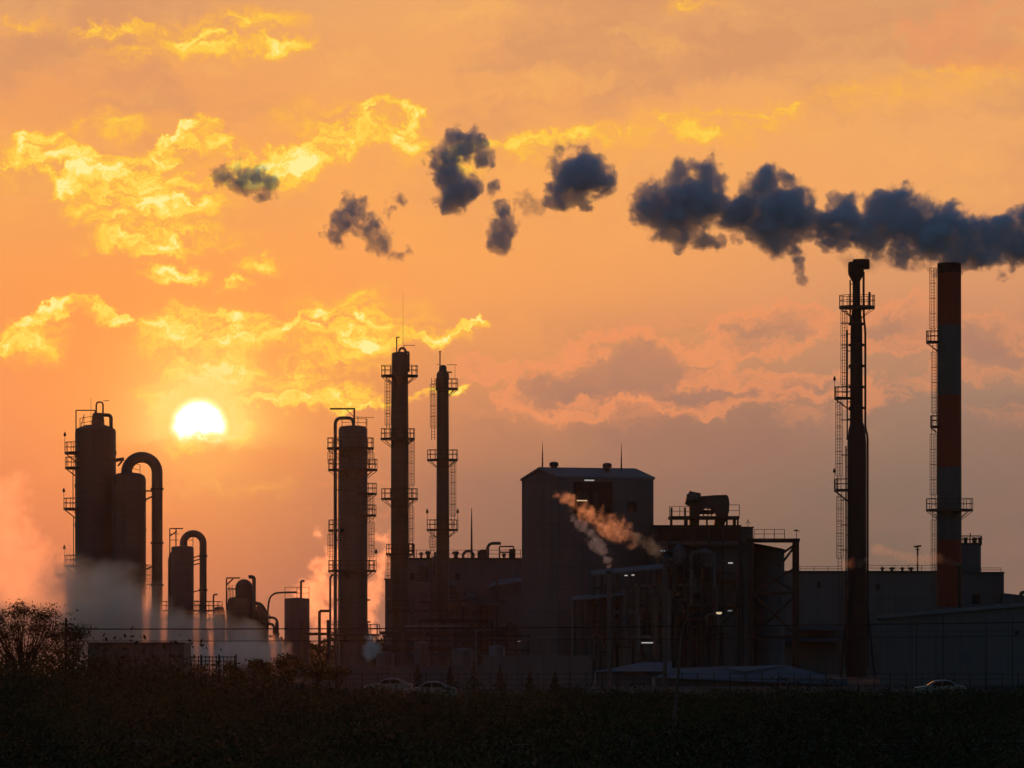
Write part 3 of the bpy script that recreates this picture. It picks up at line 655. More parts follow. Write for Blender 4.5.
mb.tube(arc(x, zz, 5.2*s, 205, -25, YP+1, 14), 1.5*s, 10); mb.build('pipe_hoop', 'pipe', t)
ppipe(t, [(487.5,559),(487.5,543.3),(501,543.3)], YP+1, .25, 1.3, 'gooseneck', 'pipe')
mb = MB(); mb.tube([P(471.6,558,YP+1), P(471.6,530,YP+1), P(471.6,508,YP+1)], [.2,.14,.05], 6); mb.build('lightning_mast', 'steel', t)
# lean-to with pale roof, ledges
mb = MB(); a = P(486,585,YP-7); b = P(523,581,YP-7)
mb.poly([P(486,586.5,YP-8), P(524,580,YP-8), P(524,577,YP-1), P(499,579,YP-1)], (0,0,-.25)); mb.build('lean_to_roof', 'roof', t)
mb = MB(); mb.pbox(489, 522, 588, 676, YP-6.5, 6); mb.build('lean_to_wall', 'wall', t)
for x0, x1, py in ((440,457,605),(462,497,604),(455,483,634),(486,523,629)):
    mb = MB(); mb.pbox(x0, x1, py-1, py+.7, YP-9, 8.9); mb.build('canopy', 'roof', t)
mb = MB()
for px in (441,456,463,480,496,486,522,470): mb.pbox(px, px+1.2, 606, 680, YP-8.8, .3)
mb.build('canopy_post', 'steel', t)
mb = MB(); mb.pbox(450,459,588.5,590.5,YP-.3,.3); mb.build('strip_window', 'roof', t)
for px in (410,455): 
    mb = MB(); mb.pbox(px, px+5, 573, 580, YP-.06, .1); mb.build('window', 'dark', t)
mb = MB(); mb.pbox(517, 520.5, 640.3, 641.6, YP-9.2, .2); mb.build('lamp', 'cool', t)
# low pipe rack in front of the hall
YR = 775
t = thing('pipe_rack', 'long low steel rack carrying pipes past the feet of the columns', 'pipe rack', (P(430,0,YR).x, YR, 0))
mb = MB()
for px in range(372, 530, 12): mb.bar(Vector((P(px,0,YR).x, YR, 0)), P(px,621 if 416 < px < 494 else 635 if px > 380 else 650,YR), .24)
mb.build('post', 'steel', t)
for py, xa_, xb_ in ((622,418,492), (636,382,530), (650,372,530)):
    mb = MB(); mb.bar(P(xa_,py,YR), P(xb_,py,YR), .22); mb.build('beam', 'steel', t)
for k, (py, rr, m_) in enumerate(((619.5,.25,'pipe'),(626,.18,'bright_pipe'),(633,.3,'pipe'),(640,.2,'clad'),(647.5,.32,'pipe'),(655,.25,'clad'))):
    mb = MB(); xa_, xb_ = ((420,488),(404,470),(380,505),(440,530),(372,480),(390,528))[k]; mb.tube([P(xa_,py,YR-1), P(xb_,py,YR-1)], rr*.8, 8); mb.build('pipe', 'steel' if k % 2 == 0 else m_, t)
for px in (402,425,452,476):
    ppipe(t, [(px,664),(px,630),(px+6,630)], YR-1.6, .16, .5, 'drop_pipe', random.choice(['pipe','clad','bright_pipe']))
# small drums in the yard
for i, (px, hw, top, lab, m_) in enumerate(((385,9,652,'squat grey drum standing behind the parked cars','wall'),(421,7,641,'narrow upright drum between the two highest columns','wall_blue'),(463,11,648,'wide round drum by the young firs','wall'),(497,8,645,'pale round drum near the lit lamp by the lean-to','roof'))):
    Yd = 745; sd = S(Yd); x = P(px,0,Yd).x
    t = thing('storage_drum', lab, 'tank', (x, Yd, 0), 'small drums in the yard')
    mb = MB(); mb.lathe(x, Yd, dome_profile(hw*sd, 0, P(0,top+3,Yd).z, 3*sd), 24); mb.build('shell', m_, t)
    caged_ladder(t, x+hw*sd*.4, Yd-hw*sd-.2, .1, P(0,top+2,Yd).z, .35, 1.3)
    railing_line(t, [P(px-hw*.6,top+1,Yd-.6), P(px+hw*.6,top+1,Yd-.6)], 1.0, .9)

# ================================================================== TALL GABLED BUILDING
YB = 770; s = S(YB); th = math.radians(22)
B0 = P(558, HZ, YB); B0.z = 0
uu = Vector((math.cos(th), math.sin(th), 0)); vv = Vector((-math.sin(th), math.cos(th), 0))
L = 96.5*s/math.cos(th); W = 36*s/math.sin(th); ze = P(0,478.5,YB).z; zr = P(0,468.3,YB).z
t = thing('tall_building', 'tall windowless concrete building with pitched roof, two thin masts on its ridge', 'factory', (B0.x, B0.y, 0))
def bp(a, b, z): return B0+uu*a+vv*b+Vector((0,0,z))
mb = MB()
mb.add([bp(0,0,0),bp(L,0,0),bp(L,W,0),bp(0,W,0),bp(0,0,ze),bp(L,0,ze),bp(L,W,ze),bp(0,W,ze),bp(0,W/2,zr-.3),bp(L,W/2,zr-.3)],
       [(0,1,5,4),(1,2,6,9,5),(2,3,7,6),(3,0,4,8,7),(4,5,9,8),(6,7,8,9)]); mb.build('wall', 'conc', t)
mb = MB(); o = .16; sl = (zr-ze)/(W/2)
for sgn in (0, 1):
    q = [bp(-o, -o if not sgn else W+o, ze-o*sl+.05), bp(L+o, -o if not sgn else W+o, ze-o*sl+.05), bp(L+o, W/2, zr+.05), bp(-o, W/2, zr+.05)]
    mb.add(q+[p+Vector((0,0,.3)) for p in q], [(0,1,2,3),(4,5,6,7),(0,1,5,4),(1,2,6,5),(2,3,7,6),(3,0,4,7)])
mb.build('roof', 'roof', t)
def onwall(a0, a1, z0, z1, d=.05, back=.1):
    mb = MB(); mb.add([bp(a0,-d,z0),bp(a1,-d,z0),bp(a1,back,z0),bp(a0,back,z0),bp(a0,-d,z1),bp(a1,-d,z1),bp(a1,back,z1),bp(a0,back,z1)],
        [(3,2,1,0),(4,5,6,7),(0,1,5,4),(1,2,6,5),(2,3,7,6),(3,0,4,7)]); return mb
k = s/math.cos(th)
w = onwall(70*k, 79.5*k, P(0,511,YB).z, P(0,500.5,YB).z, .12).build('window', 'steel', t)
onwall(71*k, 78.5*k, P(0,510,YB).z, P(0,501.5,YB).z, .16).build('pane', 'dark', w)
for a0, a1, py in ((26.5,35,479.8),(18,28,500.3)):
    w = onwall(a0*k-.2, a1*k+.2, P(0,py-1.4,YB).z, P(0,py-.6,YB).z, 1.0).build('lamp_hood', 'steel', t)
    onwall(a0*k, a1*k, P(0,py+.7,YB).z, P(0,py-.4,YB).z, .5).build('lamp', 'cool' if py < 490 else 'warm', w)
onwall(16*k, 54*k, P(0,513,YB).z, P(0,481.5,YB).z, .35).build('recess_panel', 'dark', t)
onwall(22*k, 50*k, P(0,513.8,YB).z, P(0,512.6,YB).z, 1.5).build('balcony', 'steel', t)
railing_line(t, [bp(22*k,-1.4,P(0,512.6,YB).z), bp(50*k,-1.4,P(0,512.6,YB).z)], 1.1, 1.3)
for a0, a1 in ((20,30),(33,40)): onwall(a0*k, a1*k, P(0,506,YB).z, P(0,491,YB).z, .42).build('opening', 'steel', t)
for q in (2.2, 5.0):
    mb = MB(); mb.add([bp(-.06,q+0,1),bp(-.06,q+.25,1),bp(.1,q+.25,1),bp(.1,q,1),bp(-.06,q,ze),bp(-.06,q+.25,ze),bp(.1,q+.25,ze),bp(.1,q,ze)],[(3,2,1,0),(4,5,6,7),(0,1,5,4),(1,2,6,5),(2,3,7,6),(3,0,4,7)]); mb.build('downpipe', 'conc', t)
for px, py in ((554,464.8),(607.5,466)):
    mb = MB(); q = P(px,py,YB+4); mb.lathe(q.x, YB+6.5, [(.4,zr-.2),(.4,q.z-.2),(.62,q.z-.15),(.62,q.z+.35),(.3,q.z+.5)], 12); mb.build('roof_vent', 'steel', t)
for px, py in ((542.5,441),(621.5,443)):
    x = P(px,0,YB+7).x; z1 = P(0,py,YB+7).z; mb = MB(); mb.tube([(x,YB+8,zr-.2),(x,YB+8,z1-2),(x,YB+8,z1)], [.13,.09,.02], 6)
    for z in np.arange(zr+.8, z1-1.5, .7): mb.bar((x-.16,YB+8,z), (x+.16,YB+8,z), .05)
    mb.build('lightning_mast', 'rail', t)
# annex with two canopies, columns and steam stacks in front of it
YA = 748; s = S(YA)
t = thing('annex', 'open steel annex with two thin sloping canopies, braced against the tall building', 'annex', (P(618,0,YA).x, YA, 0))
mb = MB(); mb.poly([P(592,573.5,YA), P(665,566.3,YA), P(665,566.3,YA)+Vector((0,9,.5)), P(592,573.5,YA)+Vector((0,9,.5))], (0,0,-.3)); mb.build('canopy', 'roof', t)
mb = MB(); mb.poly([P(572.5,598.5,YA-4), P(625,593,YA-4), P(625,593,YA-4)+Vector((0,9,.4)), P(572.5,598.5,YA-4)+Vector((0,9,.4))], (0,0,-.28)); mb.build('canopy', 'roof', t)
mb = MB()
for px in (594,602,617,632,647,662): mb.bar(Vector((P(px,0,YA).x,YA+.4,0)), P(px,573,YA+.4), .4)
for px in (575,586,600,612): mb.bar(Vector((P(px,0,YA-4).x,YA-3.6,0)), P(px,599,YA-3.6), .35)
mb.build('post', 'steel', t)
for py in (588,606,622,640):
    mb = MB(); mb.bar(P(592,py,YA+.3), P(666,py-.6,YA+.3), .3); mb.build('beam', 'steel', t)
mb = MB()
for a, b in (((602,606),(617,588)),((632,606),(647,588)),((632,640),(647,622)),((647,588),(662,606))): mb.bar(P(*a,YA+.3), P(*b,YA+.3), .16)
mb.build('brace', 'steel', t)
mb = MB(); mb.pbox(572, 668, 600, 684, YA+6, 8); mb.build('wall', 'wall', t)
mb = MB(); mb.pbox(643, 664, 612, 644, YA+5.9, .3); mb.build('doorway', 'dark', t)
for px0, px1, py, m_ in ((624.5,627.6,575.5,'cool'),(631.5,634.5,575,'cool'),(641.5,653,642.7,'cool')):
    mb = MB(); mb.pbox(px0, px1, py-.5, py+.6, YA-3.2, .25); mb.build('lamp', m_, t)
mb = MB(); mb.pbox(623, 636, 572.8, 573.6, YA-3.3, 3.4); mb.build('lamp_bar', 'steel', t)
for i, (px, w_, top, m_) in enumerate(((580,.5,612,'pipe'),(624,.6,590,'clad'),(637,.35,584,'pipe'),(655,.5,596,'clad2'),(668,.45,590,'pipe'))):
    mb = MB(); mb.tube([Vector((P(px,0,YA-2).x,YA-2,0)), P(px,top,YA-2)], w_, 10); mb.build('riser_pipe', m_, t)
for px, lo, lab in ((609,570,'short pale vent pipe puffing white steam before the tall building'),(665,560,'vent pipe at the end of the canopy, source of the orange steam')):
    Yv = 600 if px < 620 else 585; x = P(px,0,Yv).x
    t = thing('steam_vent', lab, 'vent pipe', (x, Yv, 0))
    mb = MB(); mb.tube([(x,Yv,0),(x,Yv,P(0,lo+1,Yv).z)], .24, 14); mb.build('pipe', 'pipe' if px < 620 else 'clad', t)
    mb = MB(); z = P(0,lo+1,Yv).z; mb.lathe(x, Yv, [(.24,z-.3),(.36,z-.3),(.36,z),(.2,z)], 14); mb.build('collar', 'steel', t)

# ================================================================== RIGHT STEEL STRUCTURE WITH CONVEYOR HEAD AND SILO
YS = 765; s = S(YS)
t = thing('process_structure', 'dark plant block with railed decks and a humped conveyor machine on its roof', 'factory', (P(704,0,YS).x, YS, 0))
mb = MB(); mb.pbox(653, 741, 526, 676, YS, 14); mb.box(P(653,0,YS).x, P(741,0,YS).x, YS+.1, YS+13.9, 0, 2); mb.pbox(740.5, 753, 527.5, 676, YS+.5, 12); mb.build('wall', 'wall', t)
mb = MB(); mb.pbox(652.5, 741.5, 525, 527, YS-.4, 15); mb.pbox(742, 754, 526.6, 528, YS, 13); mb.build('roof_edge', 'rust', t)
for x0, x1, py in ((662,672,550.6),(668,737,545),(680,740,580),(655,742,606)):
    mb = MB(); mb.pbox(x0, x1, py-.6, py+.7, YS-1.6, 1.7); mb.build('ledge', 'roof' if x0 == 662 else 'steel', t)
mb = MB()
for px in (657,668,681,694,708,722,738,750): mb.pbox(px, px+1.6, 528, 684, YS-.7, .5)
mb.build('post', 'steel', t)
mb = MB()
for a, b in (((668,606),(681,580)),((694,580),(708,606)),((722,606),(738,580)),((668,640),(694,606)),((708,640),(738,606))): mb.bar(P(*a,YS-.9), P(*b,YS-.9), .2)
mb.build('brace', 'steel', t)
# roof deck
mb = MB(); mb.pbox(655, 740, 527.5, 541, YS-.12, .2); mb.build('fascia', 'rust', t)
mb = MB(); mb.pbox(669.5, 739.5, 516, 518.8, YS+2, 7)
for px in (670,686,706,726,737): mb.pbox(px, px+1.8, 518.5, 526, YS+2.2, .4)
pl = mb.build('deck', 'rust', t)
a_, b_ = P(669.5,516,YS+2), P(739,516,YS+2); railing_line(pl, [P(669.5,516,YS+9), a_, P(690,516,YS+2)], 1.3, 1.3); railing_line(pl, [P(728,516,YS+2), P(739.3,516,YS+2), P(739.3,516,YS+9)], 1.5, 1.3)
for px in (671.5,685): 
    mb = MB(); mb.bar(P(px,526,YS+2), P(px,507.5,YS+2), .28); mb.build('stanchion', 'steel', pl)
# conveyor machine : head, humped housing, two legs
mb = MB(); mb.poly([P(*q,YS+4) for q in ((685.5,503),(686.5,498),(690,490.8),(694,492),(700.5,493),(701,495.6),(697,496.5),(716,495),(727,494.8),(728.5,497),(729.5,503),(729,512),(724,526),(714,526),(716.5,514),(714,509.5),(710,508),(706,508),(700,511),(699,526),(690,526),(690,506))], (0,4.5,0))
mc = mb.build('conveyor_head', 'steel', t)
mb = MB()
for q in (703, 707.5, 711): mb.pbox(q, q+1, 507.5, 517, YS+5, .4)
mb.build('strut', 'steel', t)
mb = MB(); mb.pbox(697,714,510,514,YS+7,2); mb.build('gearbox', 'steel', t)
mb = MB(); mb.lathe(P(694,0,YS).x, YS+3.4, [(.5,P(0,500,YS).z),(.9,P(0,499.5,YS).z),(.9,P(0,493.5,YS).z),(.4,P(0,493,YS).z)], 12); mb.build('motor', 'clad', t)
mb = MB(); mb.pbox(733,736,519,526,YS+4,1.5); mb.build('control_box', 'steel', t)
mb = MB(); mb.bar(P(748,527,YS+3), P(748,519,YS+3), .07); mb.bar(P(745.5,524,YS+3), P(748,520.5,YS+3), .06); mb.bar(P(750,524,YS+3), P(748,520.5,YS+3), .06); mb.build('antenna', 'rail', t)
for px, py, m_ in ((730.5,563,'cool'),(730,610.7,'dim'),(662.8,550.9,'dim')):
    mb = MB(); mb.pbox(px-2.3, px+2.3, py-.6, py+.6, YS-2, .3); mb.build('lamp', m_, t)
mb = MB(); mb.pbox(712,733,562.8,563.4,YS-1.5,.2); mb.build('lamp_bar', 'steel', t)
for px, top in ((675,560),(688,572),(701,555),(716,585),(745,560)):
    mb = MB(); mb.tube([Vector((P(px,0,YS-1.5).x,YS-1.5,0)), P(px,top,YS-1.5)], .35, 10); mb.build('riser_pipe', random.choice(['pipe','clad','clad2']), t)
# braced gantry and silo
t = thing('gantry', 'braced steel gantry with a railed top deck standing in front of the silo', 'gantry', (P(776,0,YS-3).x, YS-3, 0))
YT = YS-3
mb = MB(); mb.pbox(747, 800, 538.4, 541.5, YT, 9); dk = mb.build('deck', 'rust', t)
railing_line(dk, [P(754,538.4,YT+.1), P(784.5,538.4,YT+.1)], 1.2, 1.05)
mb = MB()
for dy in (0, 8): 
    for px in (752, 797.3): mb.bar(Vector((P(px,0,YT).x,YT+.3+dy,0)), P(px,540,YT)+Vector((0,.3+dy,0)), .52)
mb.build('leg', 'rust', t)
for a, b in (((797,543),(783,562)),((797,543),(783,553)),((753,567),(797,593)),((797,567),(753,593)),((753,594),(797,636)),((797,594),(753,636))):
    mb = MB(); mb.bar(P(*a,YT+.3), P(*b,YT+.3), .3); mb.build('brace', 'rust', t)
for py in (593, 637):
    mb = MB(); mb.bar(P(752,py,YT+.3), P(798,py,YT+.3), .38); mb.build('beam', 'rust', t)
mb = MB(); mb.bar(P(796.5,539,YT), P(796.5,530.8,YT), .08); mb.bar(P(794.5,530.6,YT), P(800,531,YT), .1); mb.bar(P(793.8,530.8,YT), P(797.4,529.8,YT), .17); mb.build('floodlight', 'steel', t)
t = thing('silo', 'blue-grey round silo with a tilted rim, half hidden by the braced gantry', 'silo', (P(768,0,YS+6).x, YS+6, 0))
x = P(768,0,YS+6).x; r = 16.5*S(YS+6)
mb = MB(); vs, fs = [], []; n = 32
for k in range(n):
    q = 2*PI*k/n; vs.append((x+r*math.cos(q), YS+6+r*math.sin(q), 0))
for k in range(n):
    q = 2*PI*k/n; vs.append((x+r*math.cos(q), YS+6+r*math.sin(q), P(0,547.3+3.2*math.cos(q),YS+6).z))
for k in range(n): fs.append((k,(k+1)%n,n+(k+1)%n,n+k))
fs.append(tuple(range(n,2*n))); mb.add(vs, fs, True); mb.build('shell', 'wall_blue', t)
mb = MB(); mb.tube([v for v in [Vector(q)+Vector((0,0,0)) for q in vs[n:]]+[Vector(vs[n])]], .16, 6); mb.build('rim', 'steel', t)

# ================================================================== BACK WAREHOUSE, TANK, BLOCK
YW = 940; s = S(YW)
t = thing('warehouse', 'long low grey warehouse behind both tall stacks, row of small vents on its roof', 'warehouse', (P(880,0,YW).x, YW, 0))
mb = MB(); mb.pbox(735, 966, 572, 676, YW, 40); mb.box(P(735,0,YW).x, P(966,0,YW).x, YW+.1, YW+39, 0, 2); mb.build('wall', 'wall', t)
mb = MB(); mb.pbox(734, 967, 570.8, 572.4, YW-.5, 41); mb.build('roof_edge', 'steel', t)
for i, px in enumerate((884,893.5,904,912.7)):
    mb = MB(); w = 2+(i % 2)*.6; x = P(px,0,YW).x; mb.lathe(x, YW+4, [(w*.6*s,P(0,571,YW).z),(w*.6*s,P(0,569,YW).z),(w*1.1*s,P(0,568.8,YW).z),(w*1.1*s,P(0,567.6,YW).z),(w*.5*s,P(0,566.8,YW).z)], 12); mb.build('roof_vent', 'steel', t)
railing_line(t, [P(868,570.8,YW+.2), P(935,570.8,YW+.2)], .9, 2.2)
railing_line(t, [P(800,570.8,YW+.2), P(842,570.8,YW+.2)], .7, 2.2)
mb = MB(); x = P(917.6,0,YW+3).x; mb.tube([(x,YW+3,P(0,571,YW).z),(x,YW+3,P(0,546,YW).z)], .16, 6); mb.bar((x-.6,YW+3,P(0,546.5,YW).z),(x+.6,YW+3,P(0,545.5,YW).z), .3); mb.bar((x-.4,YW+3,P(0,549,YW).z),(x+.4,YW+3,P(0,549,YW).z), .12); mb.build('light_mast', 'steel', t)
for px, py in ((817,582),(846,580),(876,584)):
    mb = MB(); mb.pbox(px, px+3.5, py, py+6, YW-.08, .12); mb.build('opening', 'dark', t)
for x0, x1, py in ((786,842,638),(800,838,627)):
    mb = MB(); mb.pbox(x0, x1, py, py+3.4, YW-9, 9.1); mb.build('canopy', 'roof_blue', t)
YK = 880; s = S(YK)
t = thing('storage_tank', 'blue-grey upright tank with a railed top peeping out behind the striped chimney', 'tank', (P(970,0,YK).x, YK, 0))
x = P(969.5,0,YK).x; r = 11.5*s
mb = MB(); mb.lathe(x, YK, [(r,0),(r,P(0,544.8,YK).z),(r*.9,P(0,544,YK).z),(.1,P(0,543,YK).z)], 32); mb.build('shell', 'wall_blue', t)
platform(t, x, YK, P(0,543,YK).z, r*.8, 13*s, 12.6*s, 0, 360, 1.1, None, .3)
mb = MB(); mb.bar(P(970.3,543,YK), P(970.3,533,YK), .14); mb.build('vent_pipe', 'steel', t)
for px in (965,974,979.6): 
    mb = MB(); mb.lathe(P(px,0,YK).x, YK-1, [(.3,P(0,543.5,YK).z),(.3,P(0,539,YK).z),(.45,P(0,538.8,YK).z),(.2,P(0,537.5,YK).z)], 10); mb.build('nozzle', 'steel', t)
t = thing('plant_block', 'flat-roofed block beside the railed tank, stepping down to a sloping roof', 'factory', (P(985,0,YK-6).x, YK-6, 0))
mb = MB(); mb.pbox(956, 1004, 573, 676, YK-8, 18); mb.pbox(958, 993, 576, 676, YK-9.5, 2); mb.box(P(956,0,YK-8).x, P(1004,0,YK-8).x, YK-7.9, YK+9, 0, 2); mb.build('wall', 'wall_blue', t)
mb = MB(); mb.pbox(955.5, 1004.6, 571.8, 573.2, YK-8.4, 19); mb.build('roof_edge', 'steel', t)
railing_line(t, [P(981,571.8,YK-8), P(1001,571.8,YK-8)], .6, 1.6)
mb = MB(); a = YK-9
mb.poly([P(1003,593,a), P(1120,606,a), P(1120,690,a), P(1003,690,a)], (0,16,0)); mb.build('lean_to', 'wall_blue', t)
ppipe(t, [(1021,597),(1021,592.5),(1030,592.5)], YK-10, .3, .5, 'vent_pipe')
mb = MB(); mb.pbox(972,980,594,604,YK-9.6,.2); mb.build('doorway', 'dark', t)

# ================================================================== FLARE STACK AND STRIPED CHIMNEY
YL = 790; s = S(YL)
t = thing('flare_stack', 'lone dark lattice-clad stack with flat cap, top platform and side ladder cage', 'stack', (P(857,0,YL).x, YL, 0))
x = P(857,0,YL).x; xm = P(856.8,0,YL).x
mb = MB(); mb.lathe(xm, YL, [(11.5*s,0),(10.4*s,P(0,650,YL).z),(9.6*s,P(0,600,YL).z),(9.5*s,P(0,443,YL).z),(8.4*s,P(0,430,YL).z),(6.6*s,P(0,423,YL).z)], 24); mb.build('lower_shell', 'flare', t)
mb = MB(); mb.lathe(P(856.4,0,YL).x, YL, [(6.6*s,P(0,430,YL).z),(6.0*s,P(0,330,YL).z),(5.2*s,P(0,316,YL).z),(4.4*s,P(0,310,YL).z),(3.9*s,P(0,304,YL).z),(3.8*s,P(0,272,YL).z)], 20); mb.build('riser', 'flare', t)
for i, py in enumerate(range(324, 428, 21)):
    mb = MB(); z = P(0,py,YL).z; mb.lathe(P(856.4,0,YL).x, YL, [(5.8*s,z-.22),(7.9*s,z-.16),(7.9*s,z+.16),(5.8*s,z+.22)], 20); mb.build('clamp_ring', 'flare', t)
mb = MB(); mb.bar(P(863.6,306,YL), P(863.6,272,YL), .3); mb.tube(elbow_path([P(863.8,300,YL), P(863.8,318,YL), P(865.3,330,YL), P(865.3,428,YL), P(867.6,436,YL), P(867.6,668,YL)], 1), .16, 8); mb.build('gas_pipe', 'flare', t)
mb = MB(); za, zb = P(0,275,YL).z, P(0,262,YL).z
mb.lathe(P(856,0,YL).x, YL, [(3.2*s,za-1.1),(7.6*s,za),(8*s,za+.4),(8*s,zb-.3),(7.4*s,zb)], 18); mb.lathe(P(861,0,YL).x, YL-.3, [(8.2*s,zb-1.0),(8.6*s,zb-.8),(8.6*s,zb+.2),(7.8*s,zb+.35)], 16); mb.build('cap', 'flare', t)
platform(t, xm, YL, P(0,306,YL).z, 3.8*s, 17.8*s, 18.2*s, 0, 360, 1.45, None, .4)
mb = MB(); mb.bar(P(869.5,306,YL-1), P(869.5,292,YL-1), .3); mb.build('floodlight', 'steel', t)
platform(t, xm, YL, P(0,397,YL).z, 6.8*s, 22.6*s, 22.6*s, 150, 210, 1.4, (180,), .35)
platform(t, xm, YL, P(0,489,YL).z, 9.8*s, 22.9*s, 22.9*s, 150, 210, 1.4, (180,), .35)
for lx, y0, y1 in ((844.2,398,308),(839,489,399),(839.8,571,491),(841,668,573)): caged_ladder(t, P(lx,0,YL).x, YL-.2, max(.05,P(0,y0,YL).z), P(0,y1,YL).z, .48, 1.7)
mb = MB()
for py in (323,345,420,455,500,525,550): mb.bar(P(841,py,YL-.2), P(850,py,YL-.2), .14)
mb.build('ladder_bracket', 'steel', t)
for sx in (-1, 1):
    mb = MB(); mb.bar(Vector((xm+sx*17*s, YL-1.6, 0)), P(857+sx*9.5,600,YL-1.2), .3); mb.build('leg', 'flare', t)
YC = 830; s = S(YC)
for px_, y0_, y1_ in ((846,668,446),(847.2,440,330),(850.2,325,280)):
    mb = MB(); mb.bar(P(px_,y0_,YL-.5), P(px_,y1_,YL-.5), .2)
    for q in np.arange(y1_+4, y0_-4, 17): mb.bar(P(px_,q,YL-.5), P(px_+4.5,q,YL-.3), .12)
    bpy.data.objects['flare_stack'] and mb.build('conduit', 'flare', bpy.data.objects['flare_stack'])
t = thing('chimney', 'fat chimney banded in red and grey-white paint, dark smoke trailing over its mouth', 'chimney', (P(949,0,YC).x, YC, 0))
x = P(949.2,0,YC).x
bands_ = [(700,607,'conc'),(607,540,'red'),(540,467,'white'),(467,395,'red'),(395,325,'white'),(325,273,'red'),(273,263,'soot')]
rr = lambda py: (11.9+.7*max(0, (py-263))/380)*s
for a, b, m_ in bands_:
    mb = MB(); za = max(0, P(0,a,YC).z); zb = P(0,b,YC).z
    pr = [(rr(a),za),(rr(b),zb)]
    if b == 263: pr += [(rr(b)*.86,zb),(rr(b)*.84,zb-2.5)]
    mb.lathe(x, YC, pr, 36); mb.build('shaft' if m_ == 'conc' else 'mouth' if m_ == 'soot' else 'paint_band', m_, t)
platform(t, x, YC, P(0,509,YC).z, 12.3*s, 23.4*s, 24*s, 0, 360, 1.5, None, .34)
platform(t, x, YC, P(0,341,YC).z, 12*s, 23.2*s, 23.2*s, 150, 210, 1.45, None, .34)
platform(t, x, YC, P(0,425.7,YC).z, 12.1*s, 19*s, 19*s, 155, 205, 1.45, None, .34)
for lx, y0, y1 in ((932.8,341,268),(933.2,507,427),(934.5,425,343),(934.2,668,511)): caged_ladder(t, P(lx,0,YC).x, YC-.2, max(.05,P(0,y0,YC).z), P(0,y1,YC).z, .48, 2.2)
mb = MB()
for px in (940,947,955): mb.bar(P(px,264,YC), P(px,260,YC), .09)
mb.build('lightning_rod', 'rail', t)
t = thing('steam_vent', 'thin exhaust pipe at the foot of the striped chimney, trailing a pink wisp', 'vent pipe', (P(959,0,YC-4).x, YC-4, 0))
mb = MB(); q = P(959.5,564,YC-4); mb.tube([(q.x,YC-4,0),(q.x,YC-4,q.z)], .3, 10); mb.build('pipe', 'rust', t)
mb = MB(); mb.lathe(q.x, YC-4, [(.3,q.z-.4),(.42,q.z-.4),(.42,q.z),(.22,q.z)], 12); mb.build('collar', 'steel', t)

# ================================================================== NEAR SHEDS
YN = 615; s = S(YN)
t = thing('shed', 'large plain metal-clad shed with a low sloping pale roof edge, nearest of all the buildings', 'shed', (P(960,0,YN).x, YN, 0))
RAY = (880-512)/F; pr = [(880,618.6),(1105,599.5),(1330,618.6)]
mb = MB(); mb.poly([P(880,694,YN)]+[P(*q,YN) for q in pr]+[P(1330,694,YN)], (RAY*34,34,0)); mb.build('wall', 'wall', t)
mb = MB()
for (a, b) in ((pr[0],pr[1]),(pr[1],pr[2])):
    qa, qb = P(a[0]-(3 if a == pr[0] else 0),a[1]+.2,YN-.5), P(b[0]+(3 if b == pr[2] else 0),b[1]+.2,YN-.5)
    mb.poly([qa, qb, qb+Vector((0,0,.42)), qa+Vector((0,0,.42))], (RAY*35,35,0))
mb.build('roof', 'roof', t)
for px in (916,943,986,1012):
    mb = MB(); mb.pbox(px, px+.8, 621 if px < 930 else 617, 690, YN-.07, .1); mb.build('wall_seam', 'steel', t)
mb = MB(); mb.pbox(1015, 1019, 631, 634.5, YN-.12, .15); mb.build('vent_grille', 'dark', t)
mb = MB(); mb.lathe(P(999,0,YN+8).x, YN+8, [(.4,P(0,611,YN+8).z),(.4,P(0,606,YN+8).z),(.8,P(0,605.7,YN+8).z),(.2,P(0,604,YN+8).z)], 14); mb.build('roof_vent', 'roof', t)
def low_shed(label, Y, pts_roof, pts_roof2, wall, m):
    t = thing('low_shed', label, 'shed', (P((wall[0]+wall[1])/2,0,Y).x, Y, 0), 'low blue-roofed sheds')
    mb = MB(); mb.pbox(*wall, Y, 14); mb.build('wall', 'wall_blue', t)
    for q in (pts_roof, pts_roof2):
        if q: mb = MB(); mb.poly([P(a,b,Y+dy) for a,b,dy in q], (0,0,-.12)); mb.build('roof', m if q is pts_roof else 'roof_pale', t)
    return t
low_shed('low shed with a dull blue pitched roof, left of the bent street lamp', 640, [(592,671.5,-1),(672,671,-1),(672,662,7),(640,662.5,7),(618,667,3)], None, (596,671,672,690), 'roof_blue')
low_shed('broad low shed with a faded blue roof and a paler patch near its ridge', 610, [(655,677.5,-1),(850,684.5,-1),(820,674,4),(786,665,9),(726,666.5,7),(672,668,5)], [(725,667.2,4),(785,665.4,7.5),(744,671.5,3)], (655,848,678.3,692), 'roof_blue')
YQ = 450+110
t = thing('low_building', 'flat dull green low building on the far side of the tree, steam rising behind it', 'building', (P(135,0,YQ).x, YQ, 0))
mb = MB(); mb.pbox(88, 184, 644, 692, YQ, 12); mb.build('wall', 'wall_green', t)
mb = MB(); mb.pbox(87, 185, 642.3, 644.1, YQ-.3, 13); mb.build('roof_edge', 'steel', t)
for px in (104,128,152,170):
    mb = MB(); mb.pbox(px, px+.7, 645, 690, YQ-.06, .1); mb.build('wall_seam', 'dark', t)
YV = 590
t = thing('fence', 'open lattice fence low down between the green building and the process vessels', 'fence', (P(208,0,YV).x, YV, 0))
mb = MB()
for py in (657,661,665): mb.bar(P(184,py,YV), P(236,py,YV), .1)
for px in np.arange(184, 237, 3.6): mb.bar(P(px,656,YV), Vector((P(px,0,YV).x,YV,0)), .1)
mb.build('lattice', 'steel', t)
